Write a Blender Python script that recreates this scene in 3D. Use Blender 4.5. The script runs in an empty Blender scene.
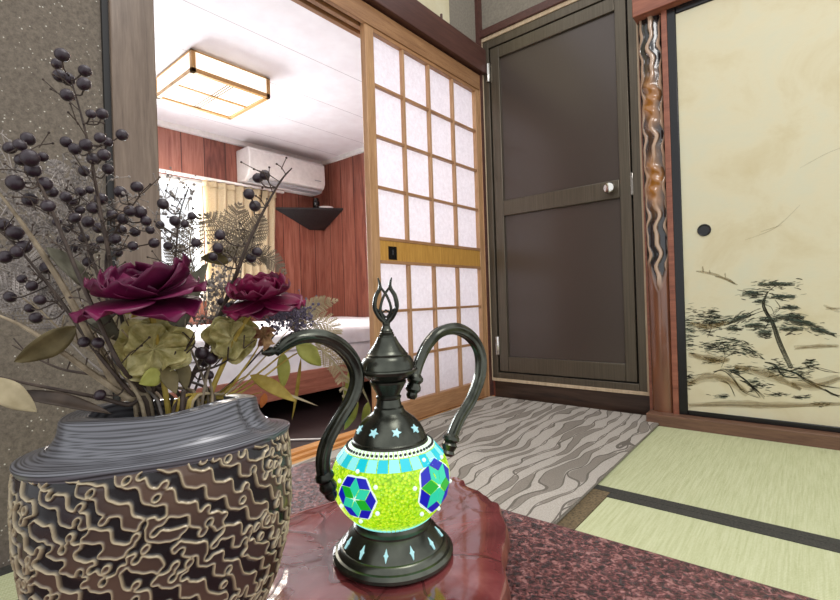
import bpy, math, random
import numpy as np
from mathutils import Vector, Matrix
C = bpy.context.scene.collection
S = bpy.context.scene
random.seed(7); rng = np.random.default_rng(7)

# ------------------------------------------------------------------ camera
CAM = Vector((0, 0, .55)); FPX = 467.0; YAW = math.radians(40); ROLL = .0318
FW = Vector((-math.sin(YAW), math.cos(YAW), 0)); RT = Vector((math.cos(YAW), math.sin(YAW), 0)); UPZ = Vector((0, 0, 1))
CX = RT*math.cos(ROLL) - UPZ*math.sin(ROLL); CY = RT*math.sin(ROLL) + UPZ*math.cos(ROLL)
cd = bpy.data.cameras.new('camera'); cam = bpy.data.objects.new('camera', cd); C.objects.link(cam)
m = Matrix.Identity(4)
for i in range(3):
    m[i][0] = CX[i]; m[i][1] = CY[i]; m[i][2] = -FW[i]; m[i][3] = CAM[i]
cam.matrix_world = m
cd.sensor_width = 36; cd.sensor_fit = 'HORIZONTAL'; cd.lens = FPX/840*36; cd.clip_start = .01; cd.clip_end = 60
S.camera = cam

# ------------------------------------------------------------------ light and exposure
S.view_settings.view_transform = 'Standard'; S.view_settings.look = 'None'; S.view_settings.gamma = 1
S.view_settings.exposure = 0.0
w = bpy.data.worlds.new('daylight'); S.world = w; w.use_nodes = True
w.node_tree.nodes['Background'].inputs[0].default_value = (.95, .97, 1, 1)
w.node_tree.nodes['Background'].inputs[1].default_value = 1.3
def area(name, loc, aim, sx, sy, power, col=(1, 1, 1)):
    l = bpy.data.lights.new(name, 'AREA'); l.shape = 'RECTANGLE'; l.size = sx; l.size_y = sy; l.energy = power; l.color = col
    o = bpy.data.objects.new(name, l); C.objects.link(o); o.location = loc
    o.rotation_euler = (Vector(aim) - Vector(loc)).to_track_quat('-Z', 'Y').to_euler(); return o
area('daylight_bedroom_window', (-4.25, 1.35, 1.15), (-2.0, 1.5, .95), 1.3, 1.2, 125, (.90, .95, 1))
area('bedroom_lamp_light', (-2.98, 1.5, 1.90), (-2.98, 1.5, 0), .42, .42, 26, (1, .90, .78))
area('tatami_room_lamp', (.25, .55, 2.42), (-.3, 1.1, 0), .7, .7, 19, (1, .97, .94))

# ------------------------------------------------------------------ helpers
def ray(px, py): return FW*FPX + CX*(px-420) + CY*(300-py)
def at(px, py, d): return CAM + ray(px, py)*(d/FPX)          # a point at depth d metres in front of the lens
def on(px, py, ax, val):                                        # a point where that line of sight meets a wall or floor plane
    r = ray(px, py); return CAM + r*((val - CAM[ax])/r[ax])
V = Vector
class MB:
    def __init__(s): s.v = []; s.f = []; s.c = []; s.mi = []; s.cm = 0
    def add(s, vs, fs, cols=None):
        o = len(s.v); s.v += [tuple(p) for p in vs]; s.f += [tuple(i+o for i in f) for f in fs]; s.mi += [s.cm]*len(fs)
        if cols is not None: s.c += list(cols)
        return s
    def box(s, a, b):
        x0, y0, z0 = [min(a[i], b[i]) for i in range(3)]; x1, y1, z1 = [max(a[i], b[i]) for i in range(3)]
        return s.add([(x0,y0,z0),(x1,y0,z0),(x1,y1,z0),(x0,y1,z0),(x0,y0,z1),(x1,y0,z1),(x1,y1,z1),(x0,y1,z1)],
                     [(0,3,2,1),(4,5,6,7),(0,1,5,4),(1,2,6,5),(2,3,7,6),(3,0,4,7)])
    def prism(s, poly, z0, z1):
        n = len(poly); vs = [(x, y, z0) for x, y in poly] + [(x, y, z1) for x, y in poly]
        return s.add(vs, [tuple(range(n-1, -1, -1)), tuple(range(n, 2*n))] + [(i, (i+1) % n, n+(i+1) % n, n+i) for i in range(n)])
    def tube(s, pts, r, n=8, lobes=0, amp=0, twist=0):
        pts = [V(p) for p in pts]; k = len(pts)
        if not hasattr(r, '__len__'): r = [r]*k
        t = [(pts[min(i+1, k-1)] - pts[max(i-1, 0)]).normalized() for i in range(k)]
        ref = V((0, 0, 1)) if abs(t[0].z) < .9 else V((1, 0, 0)); u = t[0].cross(ref).normalized(); vs = []
        for i in range(k):
            u = (u - t[i]*u.dot(t[i])).normalized(); w_ = t[i].cross(u)
            for j in range(n):
                a = 2*math.pi*j/n; rr = r[i]*(1 + (amp*math.cos(lobes*a + twist*i) if lobes else 0))
                vs.append(pts[i] + (u*math.cos(a) + w_*math.sin(a))*rr)
        fs = [(i*n+j, i*n+(j+1) % n, (i+1)*n+(j+1) % n, (i+1)*n+j) for i in range(k-1) for j in range(n)]
        fs += [tuple(range(n-1, -1, -1)), tuple(range((k-1)*n, k*n))]
        return s.add(vs, fs)
    def lathe(s, prof, c, n=48):
        k = len(prof); vs = [(c[0]+r*math.cos(2*math.pi*j/n), c[1]+r*math.sin(2*math.pi*j/n), z) for r, z in prof for j in range(n)]
        fs = [(i*n+j, i*n+(j+1) % n, (i+1)*n+(j+1) % n, (i+1)*n+j) for i in range(k-1) for j in range(n)]
        fs += [tuple(range(n-1, -1, -1)), tuple(range((k-1)*n, k*n))]
        return s.add(vs, fs)
    def sphere(s, c, r, n=12, m_=8, sc=(1, 1, 1)):
        prof = [(max(1e-5, math.sin(math.pi*i/m_)), -math.cos(math.pi*i/m_)) for i in range(m_+1)]
        vs = [(c[0]+r*sc[0]*q*math.cos(2*math.pi*j/n), c[1]+r*sc[1]*q*math.sin(2*math.pi*j/n), c[2]+r*sc[2]*z) for q, z in prof for j in range(n)]
        return s.add(vs, [(i*n+j, i*n+(j+1) % n, (i+1)*n+(j+1) % n, (i+1)*n+j) for i in range(m_) for j in range(n)])
    def grid(s, fn, nu, nv, cf=None, wrap=False):
        vs = [fn(i/(nu-1), j/(nv-1)) for i in range(nu) for j in range(nv)]
        fs = [(i*nv+j, (i+1)*nv+j, (i+1)*nv+j+1, i*nv+j+1) for i in range(nu-1) for j in range(nv-1)]
        return s.add(vs, fs, [cf(i/(nu-1), j/(nv-1)) for i in range(nu) for j in range(nv)] if cf else None)
    def build(s, name, mat, parent=None, bevel=0, sharp=38, solid=0, sub=0):
        top = parent
        while top is not None and top.parent: top = top.parent
        if top is not None: org = V(top.location)
        else:
            a = np.array(s.v); org = V(((a[:,0].min()+a[:,0].max())/2, (a[:,1].min()+a[:,1].max())/2, a[:,2].min()))
        me = bpy.data.meshes.new(name); me.from_pydata([tuple(V(p)-org) for p in s.v], [], s.f)
        for mt in (mat if isinstance(mat, list) else [mat]): me.materials.append(mt)
        if isinstance(mat, list): me.polygons.foreach_set('material_index', s.mi)
        me.polygons.foreach_set('use_smooth', [True]*len(me.polygons)); me.set_sharp_from_angle(angle=math.radians(sharp))
        if s.c:
            at_ = me.color_attributes.new('Col', 'FLOAT_COLOR', 'POINT')
            at_.data.foreach_set('color', [x for c in s.c for x in (*c[:3], 1)])
        me.update()
        o = bpy.data.objects.new(name, me); C.objects.link(o)
        if parent is not None: o.parent = parent
        else: o.location = org
        if solid:
            d = o.modifiers.new('thickness', 'SOLIDIFY'); d.thickness = solid; d.offset = 0
        if bevel:
            d = o.modifiers.new('bevel', 'BEVEL'); d.width = bevel; d.segments = 2; d.limit_method = 'ANGLE'
        if sub:
            d = o.modifiers.new('sub', 'SUBSURF'); d.levels = sub; d.render_levels = sub
        return o
def spline(pts, n=6):
    pts = [V(p) for p in pts]; out = []
    for i in range(len(pts)-1):
        p0, p1, p2, p3 = pts[max(i-1, 0)], pts[i], pts[i+1], pts[min(i+2, len(pts)-1)]
        for k in range(n):
            t = k/n; out.append(.5*((2*p1) + (p2-p0)*t + (2*p0-5*p1+4*p2-p3)*t*t + (3*p1-p0-3*p2+p3)*t**3))
    return out + [pts[-1]]
def lerp_list(r, n): return [float(np.interp(i/(n-1)*(len(r)-1), range(len(r)), r)) for i in range(n)]
def thing(name, label, cat, loc, group=None):
    o = bpy.data.objects.new(name, None); C.objects.link(o); o.location = loc; o.empty_display_size = .05
    return tag(o, label, cat, group)
def tag(o, label, cat, group=None):
    o['label'] = label; o['category'] = cat; o['kind'] = 'thing'
    if group: o['group'] = group
    return o
def struct(o): o['kind'] = 'structure'; return o
def box(name, a, b, mat, parent=None, bevel=.002): return MB().box(a, b).build(name, mat, parent, bevel)

# ------------------------------------------------------------------ materials
class NM:
    def __init__(s, name):
        s.m = bpy.data.materials.new(name); s.m.use_nodes = True; s.n = s.m.node_tree.nodes; s.l = s.m.node_tree.links
        s.b = s.n['Principled BSDF']; s.out = s.n['Material Output']
    def node(s, t, **k):
        x = s.n.new(t)
        for a, b in k.items(): setattr(x, a, b)
        return x
    def link(s, a, b): s.l.new(a, b)
    def setv(s, sock, v):
        if hasattr(v, 'is_output'): s.link(v, sock)
        else: sock.default_value = v
    def math(s, op, a, b=0., c=None):
        x = s.node('ShaderNodeMath', operation=op); s.setv(x.inputs[0], a); s.setv(x.inputs[1], b)
        if c is not None: s.setv(x.inputs[2], c)
        return x.outputs[0]
    def coords(s, scale=(1, 1, 1), rot=(0, 0, 0)):
        tc = s.node('ShaderNodeTexCoord'); mp = s.node('ShaderNodeMapping'); s.link(tc.outputs['Object'], mp.inputs[0])
        mp.inputs['Scale'].default_value = scale; mp.inputs['Rotation'].default_value = rot; return mp.outputs[0]
    def noise(s, co, scale, detail=4, rough=.55, dist=0):
        x = s.node('ShaderNodeTexNoise'); s.link(co, x.inputs['Vector']); x.inputs['Scale'].default_value = scale
        x.inputs['Detail'].default_value = detail; x.inputs['Roughness'].default_value = rough; x.inputs['Distortion'].default_value = dist
        return x.outputs[0]
    def ramp(s, fac, stops, interp='LINEAR'):
        x = s.node('ShaderNodeValToRGB'); x.color_ramp.interpolation = interp; e = x.color_ramp.elements
        while len(e) < len(stops): e.new(.5)
        for k, (p, c) in enumerate(stops): e[k].position = p; e[k].color = (*c, 1)
        s.link(fac, x.inputs[0]); return x.outputs[0]
    def mix(s, fac, a, b, mode='MIX'):
        x = s.node('ShaderNodeMix', data_type='RGBA', blend_type=mode); s.setv(x.inputs[0], fac)
        for k, v in ((6, a), (7, b)):
            if hasattr(v, 'is_output'): s.link(v, x.inputs[k])
            else: x.inputs[k].default_value = (*v, 1)
        return x.outputs[2]
    def bump(s, h, strength=.3, dist=.002):
        x = s.node('ShaderNodeBump'); x.inputs['Strength'].default_value = strength; x.inputs['Distance'].default_value = dist
        s.link(h, x.inputs['Height']); s.link(x.outputs[0], s.b.inputs['Normal'])
    def fin(s, col=None, rough=.5, metal=0., spec=.5, coat=0):
        if col is not None:
            if hasattr(col, 'is_output'): s.link(col, s.b.inputs['Base Color'])
            else: s.b.inputs['Base Color'].default_value = (*col, 1)
        s.setv(s.b.inputs['Roughness'], rough); s.b.inputs['Metallic'].default_value = metal
        s.b.inputs['Specular IOR Level'].default_value = spec
        if coat: s.b.inputs['Coat Weight'].default_value = coat; s.b.inputs['Coat Roughness'].default_value = .05
        return s.m
def L(r, g, b): return tuple((c/255/12.92 if c/255 <= .04045 else ((c/255+.055)/1.055)**2.4) for c in (r, g, b))
def mottled(name, c1, c2, scale=30, rough=.5, metal=0, bump=.1, stretch=(1, 1, 1), spec=.5, coat=0, detail=4):
    n = NM(name); f = n.noise(n.coords(stretch), scale, detail)
    if bump: n.bump(f, bump)
    return n.fin(n.ramp(f, [(.3, c1), (.7, c2)]), rough, metal, spec, coat)
def wood(name, c1, c2, axis=2, scale=9, rough=.45, coat=0, bump=.08, spec=.5):
    st = [9, 9, 9]; st[axis] = .7; n = NM(name); co = n.coords(st)
    f = n.noise(co, scale, 6, .6, .6); g = n.noise(co, scale*5, 3, .6)
    h = n.math('ADD', n.math('MULTIPLY', f, .7), n.math('MULTIPLY', g, .3)); n.bump(h, bump)
    return n.fin(n.ramp(h, [(.32, c1), (.68, c2)]), rough, 0, spec, coat)
def emit(name, col, strength, base=(.8, .8, .8)):
    n = NM(name); n.b.inputs['Emission Color'].default_value = (*col, 1); n.b.inputs['Emission Strength'].default_value = strength
    return n.fin(base, .3)
def plain(name, c, rough=.5, metal=0, spec=.5): return mottled(name, tuple(x*.92 for x in c), tuple(min(1, x*1.06) for x in c), 25, rough, metal, .03, spec=spec)

M = {}
# sand plaster with pale flecks
n = NM('sand_plaster'); co = n.coords(); f = n.noise(co, 120, 5, .7)
vo = n.node('ShaderNodeTexVoronoi'); n.link(co, vo.inputs['Vector']); vo.inputs['Scale'].default_value = 95
fl = n.math('LESS_THAN', vo.outputs['Distance'], .16); pick = n.math('GREATER_THAN', n.noise(co, 60, 2), .53); fl = n.math('MULTIPLY', fl, pick)
n.bump(f, .5, .003); M['sand'] = n.fin(n.mix(fl, n.ramp(f, [(.3, L(84, 75, 65)), (.7, L(122, 111, 98))]), L(190, 185, 172)), .85)
M['plaster'] = mottled('grey_plaster', L(120, 112, 100), L(138, 130, 116), 90, .9, 0, .3)
M['pillar'] = wood('weathered_pillar', L(88, 71, 57), L(128, 110, 94), 2, 5, .3, 0, .05)
M['nageshi'] = wood('dark_lintel_wood', L(66, 38, 32), L(92, 58, 50), 1, 6, .4)
M['kamoi'] = wood('lintel_wood', L(128, 88, 58), L(170, 128, 88), 1, 8, .45)
M['shoji'] = wood('shoji_wood', L(152, 112, 76), L(198, 156, 114), 2, 8, .4)
M['shoji_h'] = wood('shoji_wood_cross', L(134, 94, 62), L(186, 140, 98), 1, 8, .4)
M['oak'] = wood('oak_rail', L(170, 120, 50), L(206, 158, 80), 2, 12, .4)
M['sill'] = wood('threshold_wood', L(176, 118, 62), L(222, 164, 98), 1, 8, .5)
n = NM('shoji_paper'); f = n.noise(n.coords(), 60, 5, .7)
tr = n.node('ShaderNodeBsdfTranslucent'); mx = n.node('ShaderNodeMixShader'); mx.inputs[0].default_value = .5
col = n.ramp(f, [(.3, L(214, 206, 212)), (.7, L(232, 226, 232))]); n.link(col, tr.inputs[0]); n.fin(col, .9, 0, .1)
n.link(n.b.outputs[0], mx.inputs[1]); n.link(tr.outputs[0], mx.inputs[2]); n.link(mx.outputs[0], n.out.inputs[0]); M['paper'] = n.m
M['beige_trim'] = wood('pale_casing', L(176, 152, 122), L(206, 186, 156), 2, 6, .5)
M['bronze'] = mottled('bronze_aluminium', L(84, 76, 64), L(104, 95, 81), 200, .32, .5, .01, (1, 1, .02))
M['door_panel'] = mottled('door_panel_sheet', L(70, 61, 56), L(86, 76, 69), 420, .22, .25, .06, spec=.6)
M['black_gap'] = plain('dark_gap_shade', L(22, 20, 19), .6)  # near black colour standing in for shade in the pillar and door gaps
M['chrome'] = plain('polished_steel', L(215, 212, 205), .12, 1)
M['plinth'] = wood('dark_grained_plinth', L(34, 24, 20), L(82, 62, 50), 0, 3.5, .3)
M['fus_black'] = plain('black_lacquer', L(16, 14, 15), .25)
M['kamoi_red'] = wood('reddish_lintel', L(112, 62, 46), L(160, 100, 76), 0, 6, .4)
M['sill_brown'] = wood('brown_sill', L(82, 56, 44), L(128, 94, 72), 0, 8, .5)
n = NM('fusuma_paper'); co = n.coords(); f = n.noise(co, 4, 6, .65, .5); g = n.noise(n.coords((1, 1, 12)), 40, 3)
c = n.ramp(f, [(.28, L(200, 187, 150)), (.5, L(212, 204, 174)), (.75, L(203, 204, 182))]); c = n.mix(n.math('MULTIPLY', g, .2), c, L(190, 174, 132)); n.bump(g, .15, .001)
M['fus_paper'] = n.fin(c, .75, 0, .25)
def ink(name, col, a):
    n = NM(name); n.fin(col, .9, 0, .05); t = n.node('ShaderNodeBsdfTransparent'); x = n.node('ShaderNodeMixShader')
    f = n.noise(n.coords(), 90, 4, .7); aa = n.math('MULTIPLY', n.math('ADD', n.math('MULTIPLY', f, 1.2), .4), a); aa = n.math('MINIMUM', aa, 1.)
    n.link(aa, x.inputs[0]); n.link(t.outputs[0], x.inputs[1]); n.link(n.b.outputs[0], x.inputs[2]); n.link(x.outputs[0], n.out.inputs[0]); return n.m
M['ink'] = ink('ink_dark', L(40, 38, 32), .85); M['ink_mid'] = ink('ink_mid', L(70, 70, 58), .6); M['wash'] = ink('ink_wash', L(130, 108, 64), .2); M['wash_green'] = ink('ink_wash_green', L(84, 98, 86), .45)
# tatami
n = NM('tatami_weave'); co = n.coords()
sx = n.node('ShaderNodeSeparateXYZ'); n.link(co, sx.inputs[0])
rib = n.math('SINE', n.math('MULTIPLY', sx.outputs[1], 1150.)); rush = n.math('SINE', n.math('MULTIPLY', sx.outputs[0], 420.))
st = n.noise(n.coords((60, 2.5, 1)), 3, 4, .7); st2 = n.noise(n.coords((40, 160, 1)), 4, 2)
h = n.math('ADD', n.math('MULTIPLY', rib, .25), n.math('MULTIPLY', rush, .35)); h = n.math('ADD', h, n.math('MULTIPLY', st2, 1.))
c = n.ramp(n.math('ADD', n.math('MULTIPLY', st, .65), n.math('MULTIPLY', st2, .35)), [(.32, L(172, 176, 132)), (.5, L(196, 199, 158)), (.7, L(214, 216, 180))])
c = n.mix(n.math('MULTIPLY', n.math('ADD', n.math('MULTIPLY', rib, rush), 1.), .2), c, L(150, 154, 108)); n.bump(h, .35, .001)
M['tatami'] = n.fin(c, .6, 0, .3)
M['heri'] = mottled('black_cloth_border', L(34, 34, 30), L(66, 64, 56), 260, .8, 0, .3)
M['heri_brown'] = mottled('brown_cloth_border', L(70, 58, 40), L(128, 110, 80), 160, .8, 0, .3)
# rug
n = NM('wavy_rug'); co = n.coords(); sx = n.node('ShaderNodeSeparateXYZ'); n.link(co, sx.inputs[0])
wv = n.noise(n.coords((4.5, 2.6, 1)), 1.0, 2, .5); wv2 = n.noise(n.coords((9, 5, 1)), 1.2, 1)
px1 = n.math('MULTIPLY', sx.outputs[0], 10.); wvb = n.noise(n.coords((6, 3.2, 1), (0, 0, .2)), 1.1, 1, .4)
pa = n.math('SINE', n.math('MULTIPLY', n.math('ADD', px1, n.math('MULTIPLY', wv, 2.1)), 6.2832))
pb = n.math('SINE', n.math('MULTIPLY', n.math('ADD', px1, n.math('ADD', n.math('MULTIPLY', wv, 1.3), n.math('MULTIPLY', wvb, 1.5))), 6.2832))
par_ = n.math('LESS_THAN', n.math('MULTIPLY', pa, pb), .1); lines = n.math('LESS_THAN', n.math('MINIMUM', n.math('ABSOLUTE', pa), n.math('ABSOLUTE', pb)), .13)
nn = n.noise(co, 330, 2, .6); c = n.mix(par_, L(148, 140, 129), L(192, 184, 173)); c = n.mix(n.math('MULTIPLY', lines, .85), c, L(98, 91, 82))
c = n.mix(.75, c, n.ramp(nn, [(.3, (.55, .55, .55)), (.7, (1, 1, 1))]), 'MULTIPLY'); n.bump(nn, .6, .004); M['rug'] = n.fin(c, .95, 0, .1)
M['rug_edge'] = mottled('rug_binding', L(104, 98, 88), L(140, 132, 120), 200, .9)
# bedroom
n = NM('wood_panelling'); co = n.coords(); f = n.noise(n.coords((9, 9, .8)), 2.6, 6, .62, 1.2); sx = n.node('ShaderNodeSeparateXYZ'); n.link(co, sx.inputs[0])
s_ = n.math('ADD', sx.outputs[0], sx.outputs[1]); q = n.math('MULTIPLY', s_, 5.2); cell = n.math('FLOOR', q); fq = n.math('FRACT', q)
wn = n.node('ShaderNodeTexWhiteNoise', noise_dimensions='1D'); n.link(cell, wn.inputs['W'])
gro = n.math('LESS_THAN', fq, .035); hh = n.math('ADD', n.math('MULTIPLY', f, .75), n.math('MULTIPLY', wn.outputs[0], .28))
c = n.ramp(hh, [(.3, L(100, 54, 45)), (.5, L(146, 88, 73)), (.72, L(180, 122, 104))]); c = n.mix(gro, c, L(60, 26, 22)); M['panel'] = n.fin(c, .32, 0, .5)
n = NM('white_ceiling_board'); co = n.coords(); sx = n.node('ShaderNodeSeparateXYZ'); n.link(co, sx.inputs[0])
g = n.math('LESS_THAN', n.math('FRACT', n.math('MULTIPLY', sx.outputs[0], 2.2)), .012)
c = n.mix(g, n.ramp(n.noise(co, 8, 3), [(.3, L(232, 228, 230)), (.7, L(240, 238, 240))]), L(180, 176, 178)); M['ceiling'] = n.fin(c, .8)
M['white'] = plain('white_paint', L(238, 236, 232), .5)
M['white_plastic'] = plain('white_plastic', L(240, 238, 234), .35)
M['grey_plastic'] = plain('grey_plastic', L(170, 172, 176), .4)
M['dark_floor'] = wood('dark_bedroom_floor', L(34, 24, 24), L(58, 42, 42), 0, 6, .45)
M['sheet'] = mottled('white_bedding', L(226, 222, 228), L(242, 240, 244), 14, .9, 0, .25)
M['bed_wood'] = wood('bed_side_wood', L(132, 76, 60), L(178, 116, 96), 1, 7, .35)
n = NM('curtain_cloth'); f = n.noise(n.coords((60, 60, 60)), 3, 2); c = n.ramp(f, [(.3, L(214, 196, 160)), (.7, L(236, 224, 196))])
tr = n.node('ShaderNodeBsdfTranslucent'); mx = n.node('ShaderNodeMixShader'); mx.inputs[0].default_value = .4; n.link(c, tr.inputs[0]); n.fin(c, .9, 0, .1)
n.link(n.b.outputs[0], mx.inputs[1]); n.link(tr.outputs[0], mx.inputs[2]); n.link(mx.outputs[0], n.out.inputs[0]); M['curtain'] = n.m
n = NM('window_glass'); g = n.node('ShaderNodeBsdfTransparent'); gl = n.node('ShaderNodeBsdfGlossy'); gl.inputs['Roughness'].default_value = .02
x = n.node('ShaderNodeMixShader'); x.inputs[0].default_value = .06; n.link(g.outputs[0], x.inputs[1]); n.link(gl.outputs[0], x.inputs[2]); n.link(x.outputs[0], n.out.inputs[0]); M['glass'] = n.m
M['sky'] = emit('overcast_daylight', (.9, .96, 1), 3.2)
M['shelf'] = wood('black_shelf_wood', L(26, 24, 26), L(50, 46, 46), 0, 8, .35)
M['lamp_wood'] = wood('pale_lamp_wood', L(186, 138, 76), L(216, 172, 112), 0, 8, .4)
M['lamp_paper'] = emit('lit_lamp_paper', (1, .90, .70), 1.02)
M['thin_line'] = plain('thin_dark_bars', L(110, 84, 50), .6)
M['cable'] = plain('white_cable', L(225, 220, 215), .4)
# table, slab
n = NM('pitted_red_lacquer'); co = n.coords(); f = n.noise(co, 150, 4, .62, 1.2); g = n.noise(co, 14, 2)
vo = n.node('ShaderNodeTexVoronoi'); n.link(co, vo.inputs['Vector']); vo.inputs['Scale'].default_value = 140
h = n.math('ADD', f, n.math('MULTIPLY', vo.outputs['Distance'], .25))
c = n.ramp(h, [(.48, L(20, 9, 11)), (.57, L(72, 32, 33)), (.68, L(112, 60, 58)), (.80, L(160, 112, 106))]); n.bump(h, 1., .006); M['table'] = n.fin(c, .22, 0, .6)
M['table_edge'] = mottled('table_edge_lacquer', L(72, 28, 24), L(110, 48, 40), 60, .25, 0, .3)
n = NM('polished_red_stone'); co = n.coords(); f = n.noise(co, 9, 6, .6, .8); vo = n.node('ShaderNodeTexVoronoi', feature='DISTANCE_TO_EDGE'); 
wz = n.node('ShaderNodeVectorMath', operation='MULTIPLY_ADD'); nz = n.node('ShaderNodeTexNoise'); n.link(co, nz.inputs['Vector']); nz.inputs['Scale'].default_value = 12
n.link(nz.outputs['Color'], wz.inputs[0]); wz.inputs[1].default_value = (.06, .06, .06); n.link(co, wz.inputs[2]); n.link(wz.outputs[0], vo.inputs['Vector']); vo.inputs['Scale'].default_value = 11
cr = n.math('LESS_THAN', vo.outputs['Distance'], .018)
c = n.ramp(f, [(.25, L(70, 28, 31)), (.5, L(114, 52, 53)), (.7, L(146, 84, 82)), (.85, L(120, 92, 100))]); c = n.mix(n.math('MULTIPLY', cr, .6), c, L(58, 22, 22))
h = n.math('ADD', n.math('MULTIPLY', f, .6), n.math('MULTIPLY', n.math('MINIMUM', vo.outputs['Distance'], .06), 6.)); n.bump(h, .14, .006); M['stone'] = n.fin(c, .07, 0, .75, .6)
M['stone_rough'] = mottled('chipped_stone_edge', L(78, 32, 28), L(150, 86, 66), 30, .35, 0, .5)
# vase, lamp
n = NM('carved_lacquer'); a = n.node('ShaderNodeVertexColor'); a.layer_name = 'Col'; M['vase'] = n.fin(a.outputs[0], .27, .15, .6)
n = NM('layered_grey_wood'); a = n.node('ShaderNodeVertexColor'); a.layer_name = 'Col'; M['collar'] = n.fin(a.outputs[0], .3, .15, .6)
M['bronze_lamp'] = mottled('antique_bronze', L(30, 32, 29), L(96, 98, 88), 26, .27, .9, .06)
n = NM('lime_glass_beads'); co = n.coords(); vo = n.node('ShaderNodeTexVoronoi'); n.link(co, vo.inputs['Vector']); vo.inputs['Scale'].default_value = 430
dd = vo.outputs['Distance']; sep = n.node('ShaderNodeSeparateColor'); n.link(vo.outputs['Color'], sep.inputs[0])
c = n.ramp(sep.outputs[0], [(.0, L(132, 196, 0)), (.4, L(176, 222, 10)), (.7, L(206, 230, 40)), (1, L(150, 212, 10))])
c = n.mix(n.ramp(dd, [(.0, (.9, .9, .9)), (.25, (0, 0, 0))]), c, L(236, 246, 150)); c = n.mix(n.ramp(dd, [(.55, (0, 0, 0)), (.8, (.75, .75, .75))]), c, L(96, 150, 0))
n.link(c, n.b.inputs['Emission Color']); n.b.inputs['Emission Strength'].default_value = 1.12; n.bump(dd, .5, .002); M['lime'] = n.fin(L(60, 90, 5), .2)
def glass_tile(k, col, s=.9): M[k] = emit(k+'_lit_glass', col, s, tuple(x*.4 for x in col))
glass_tile('turq', L(20, 190, 205)); glass_tile('pale', L(140, 226, 226)); glass_tile('blue', L(14, 22, 170)); glass_tile('teal', L(40, 200, 160)); glass_tile('green', L(20, 165, 40)); glass_tile('bead', L(225, 240, 230)); glass_tile('cutout', L(170, 220, 225), .8)
M['dark_bead'] = plain('dark_bead', L(20, 26, 24), .3)
# plants
def plant(k, c1, c2, rough=.6, trans=0, scale=60, spec=.3, stretch=(1, 1, 1)):
    n = NM(k); f = n.noise(n.coords(stretch), scale, 4); c = n.ramp(f, [(.3, c1), (.7, c2)]); n.bump(f, .2, .001); n.fin(c, rough, 0, spec)
    if trans:
        t = n.node('ShaderNodeBsdfTranslucent'); n.link(c, t.inputs[0]); x = n.node('ShaderNodeMixShader'); x.inputs[0].default_value = trans
        n.link(n.b.outputs[0], x.inputs[1]); n.link(t.outputs[0], x.inputs[2]); n.link(x.outputs[0], n.out.inputs[0])
    M[k] = n.m
plant('petal', L(50, 6, 34), L(138, 34, 84), .36, .25, 25, .4); plant('petal_red', L(62, 5, 32), L(146, 26, 76), .36, .25, 25, .4)
plant('berry', L(26, 18, 24), L(60, 43, 51), .3, 0, 120, .5); plant('stem_tan', L(104, 90, 70), L(164, 148, 122), .6, 0, 80); plant('stem_dark', L(46, 36, 32), L(84, 70, 60), .6, 0, 80)
plant('stem_gold', L(140, 116, 40), L(196, 172, 86), .45, .15, 80)
plant('leaf_olive', L(92, 82, 54), L(134, 120, 82), .55, .25); plant('leaf_grey', L(88, 84, 68), L(130, 126, 106), .55, .25); plant('leaf_beige', L(170, 156, 122), L(204, 190, 156), .6, .3)
plant('leaf_brown', L(56, 46, 40), L(92, 78, 66), .5, .15); plant('leaf_gold', L(150, 124, 44), L(200, 178, 92), .5, .35); plant('leaf_lime', L(150, 152, 62), L(198, 196, 110), .5, .35)
plant('crinkle', L(170, 160, 90), L(234, 224, 168), .25, .5, 120, .5); plant('fern_dark', L(92, 82, 68), L(146, 132, 112), .7, .2); plant('fern_beige', L(150, 132, 98), L(206, 190, 156), .7, .3); plant('filler', L(84, 78, 74), L(170, 160, 152), .7, 0)
plant('lavender', L(70, 62, 78), L(122, 112, 130), .6); plant('dried_red', L(104, 44, 34), L(206, 172, 120), .6, .3, 90); plant('orange', L(176, 90, 40), L(206, 128, 66), .6, .3)

# ================================================================== the setting
A = -1.385; B = 2.251
struct(box('floor', (-1.36, -1.2, -.12), (1.6, 2.4, -.052), M['sill_brown']))
struct(box('wall_left', (A-.11, -1.2, -.05), (A-.018, .43, 2.5), M['sand']))
struct(box('trim_1', (A-.10, .428, -.05), (A+.004, .537, 2.5), M['pillar'], bevel=.004))               # pillar of the doorway
struct(box('trim_2', (A-.03, .413, -.05), (A-.008, .428, 2.5), M['black_gap'], bevel=0))               # dark strip painted as the shade in the gap beside the pillar
# lintel over the sliding screen: kamoi with two grooves, nageshi above
mb = MB()
for x0, x1 in ((A-.012, A+.006), (A-.056, A-.034), (A-.10, A-.078)): mb.box((x0, .537, 1.70), (x1, 2.25, 1.728))
mb.box((A-.10, .537, 1.727), (A+.006, 2.25, 1.783)); struct(mb.build('trim_3', M['kamoi'], bevel=.0015))
struct(box('trim_4', (A-.02, .43, 1.79), (A+.034, 2.262, 1.925), M['nageshi'], bevel=.004))
struct(box('wall_left_upper', (A-.10, .537, 1.783), (A-.012, 2.36, 2.5), M['plaster']))
struct(box('trim_5', (A-.012, .6, 1.92), (A-.006, 1.965, 2.5), M['fus_paper'], bevel=0))                # cream papered panel above
mb = MB(); mb.box((A-.012, 2.218, -.05), (A+.012, 2.251, 2.5)); struct(mb.build('trim_6', M['nageshi']))
pg = tag(MB().tube([(A+.02, 1.86, 1.92), (A+.02, 1.86, 1.955)], .006, 8).build('wall_peg', M['nageshi']), 'small dark peg standing on the brown lintel above the shoji', 'peg')
mb = MB(); mb.box((A-.125, .537, -.05), (A+.02, 2.25, -.004))
for x0, x1 in ((A+.004, A+.02), (A-.05, A-.03), (A-.125, A-.08)): mb.box((x0, .537, -.004), (x1, 2.25, .006))
struct(mb.build('trim_7', M['sill'], bevel=.0015))
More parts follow.
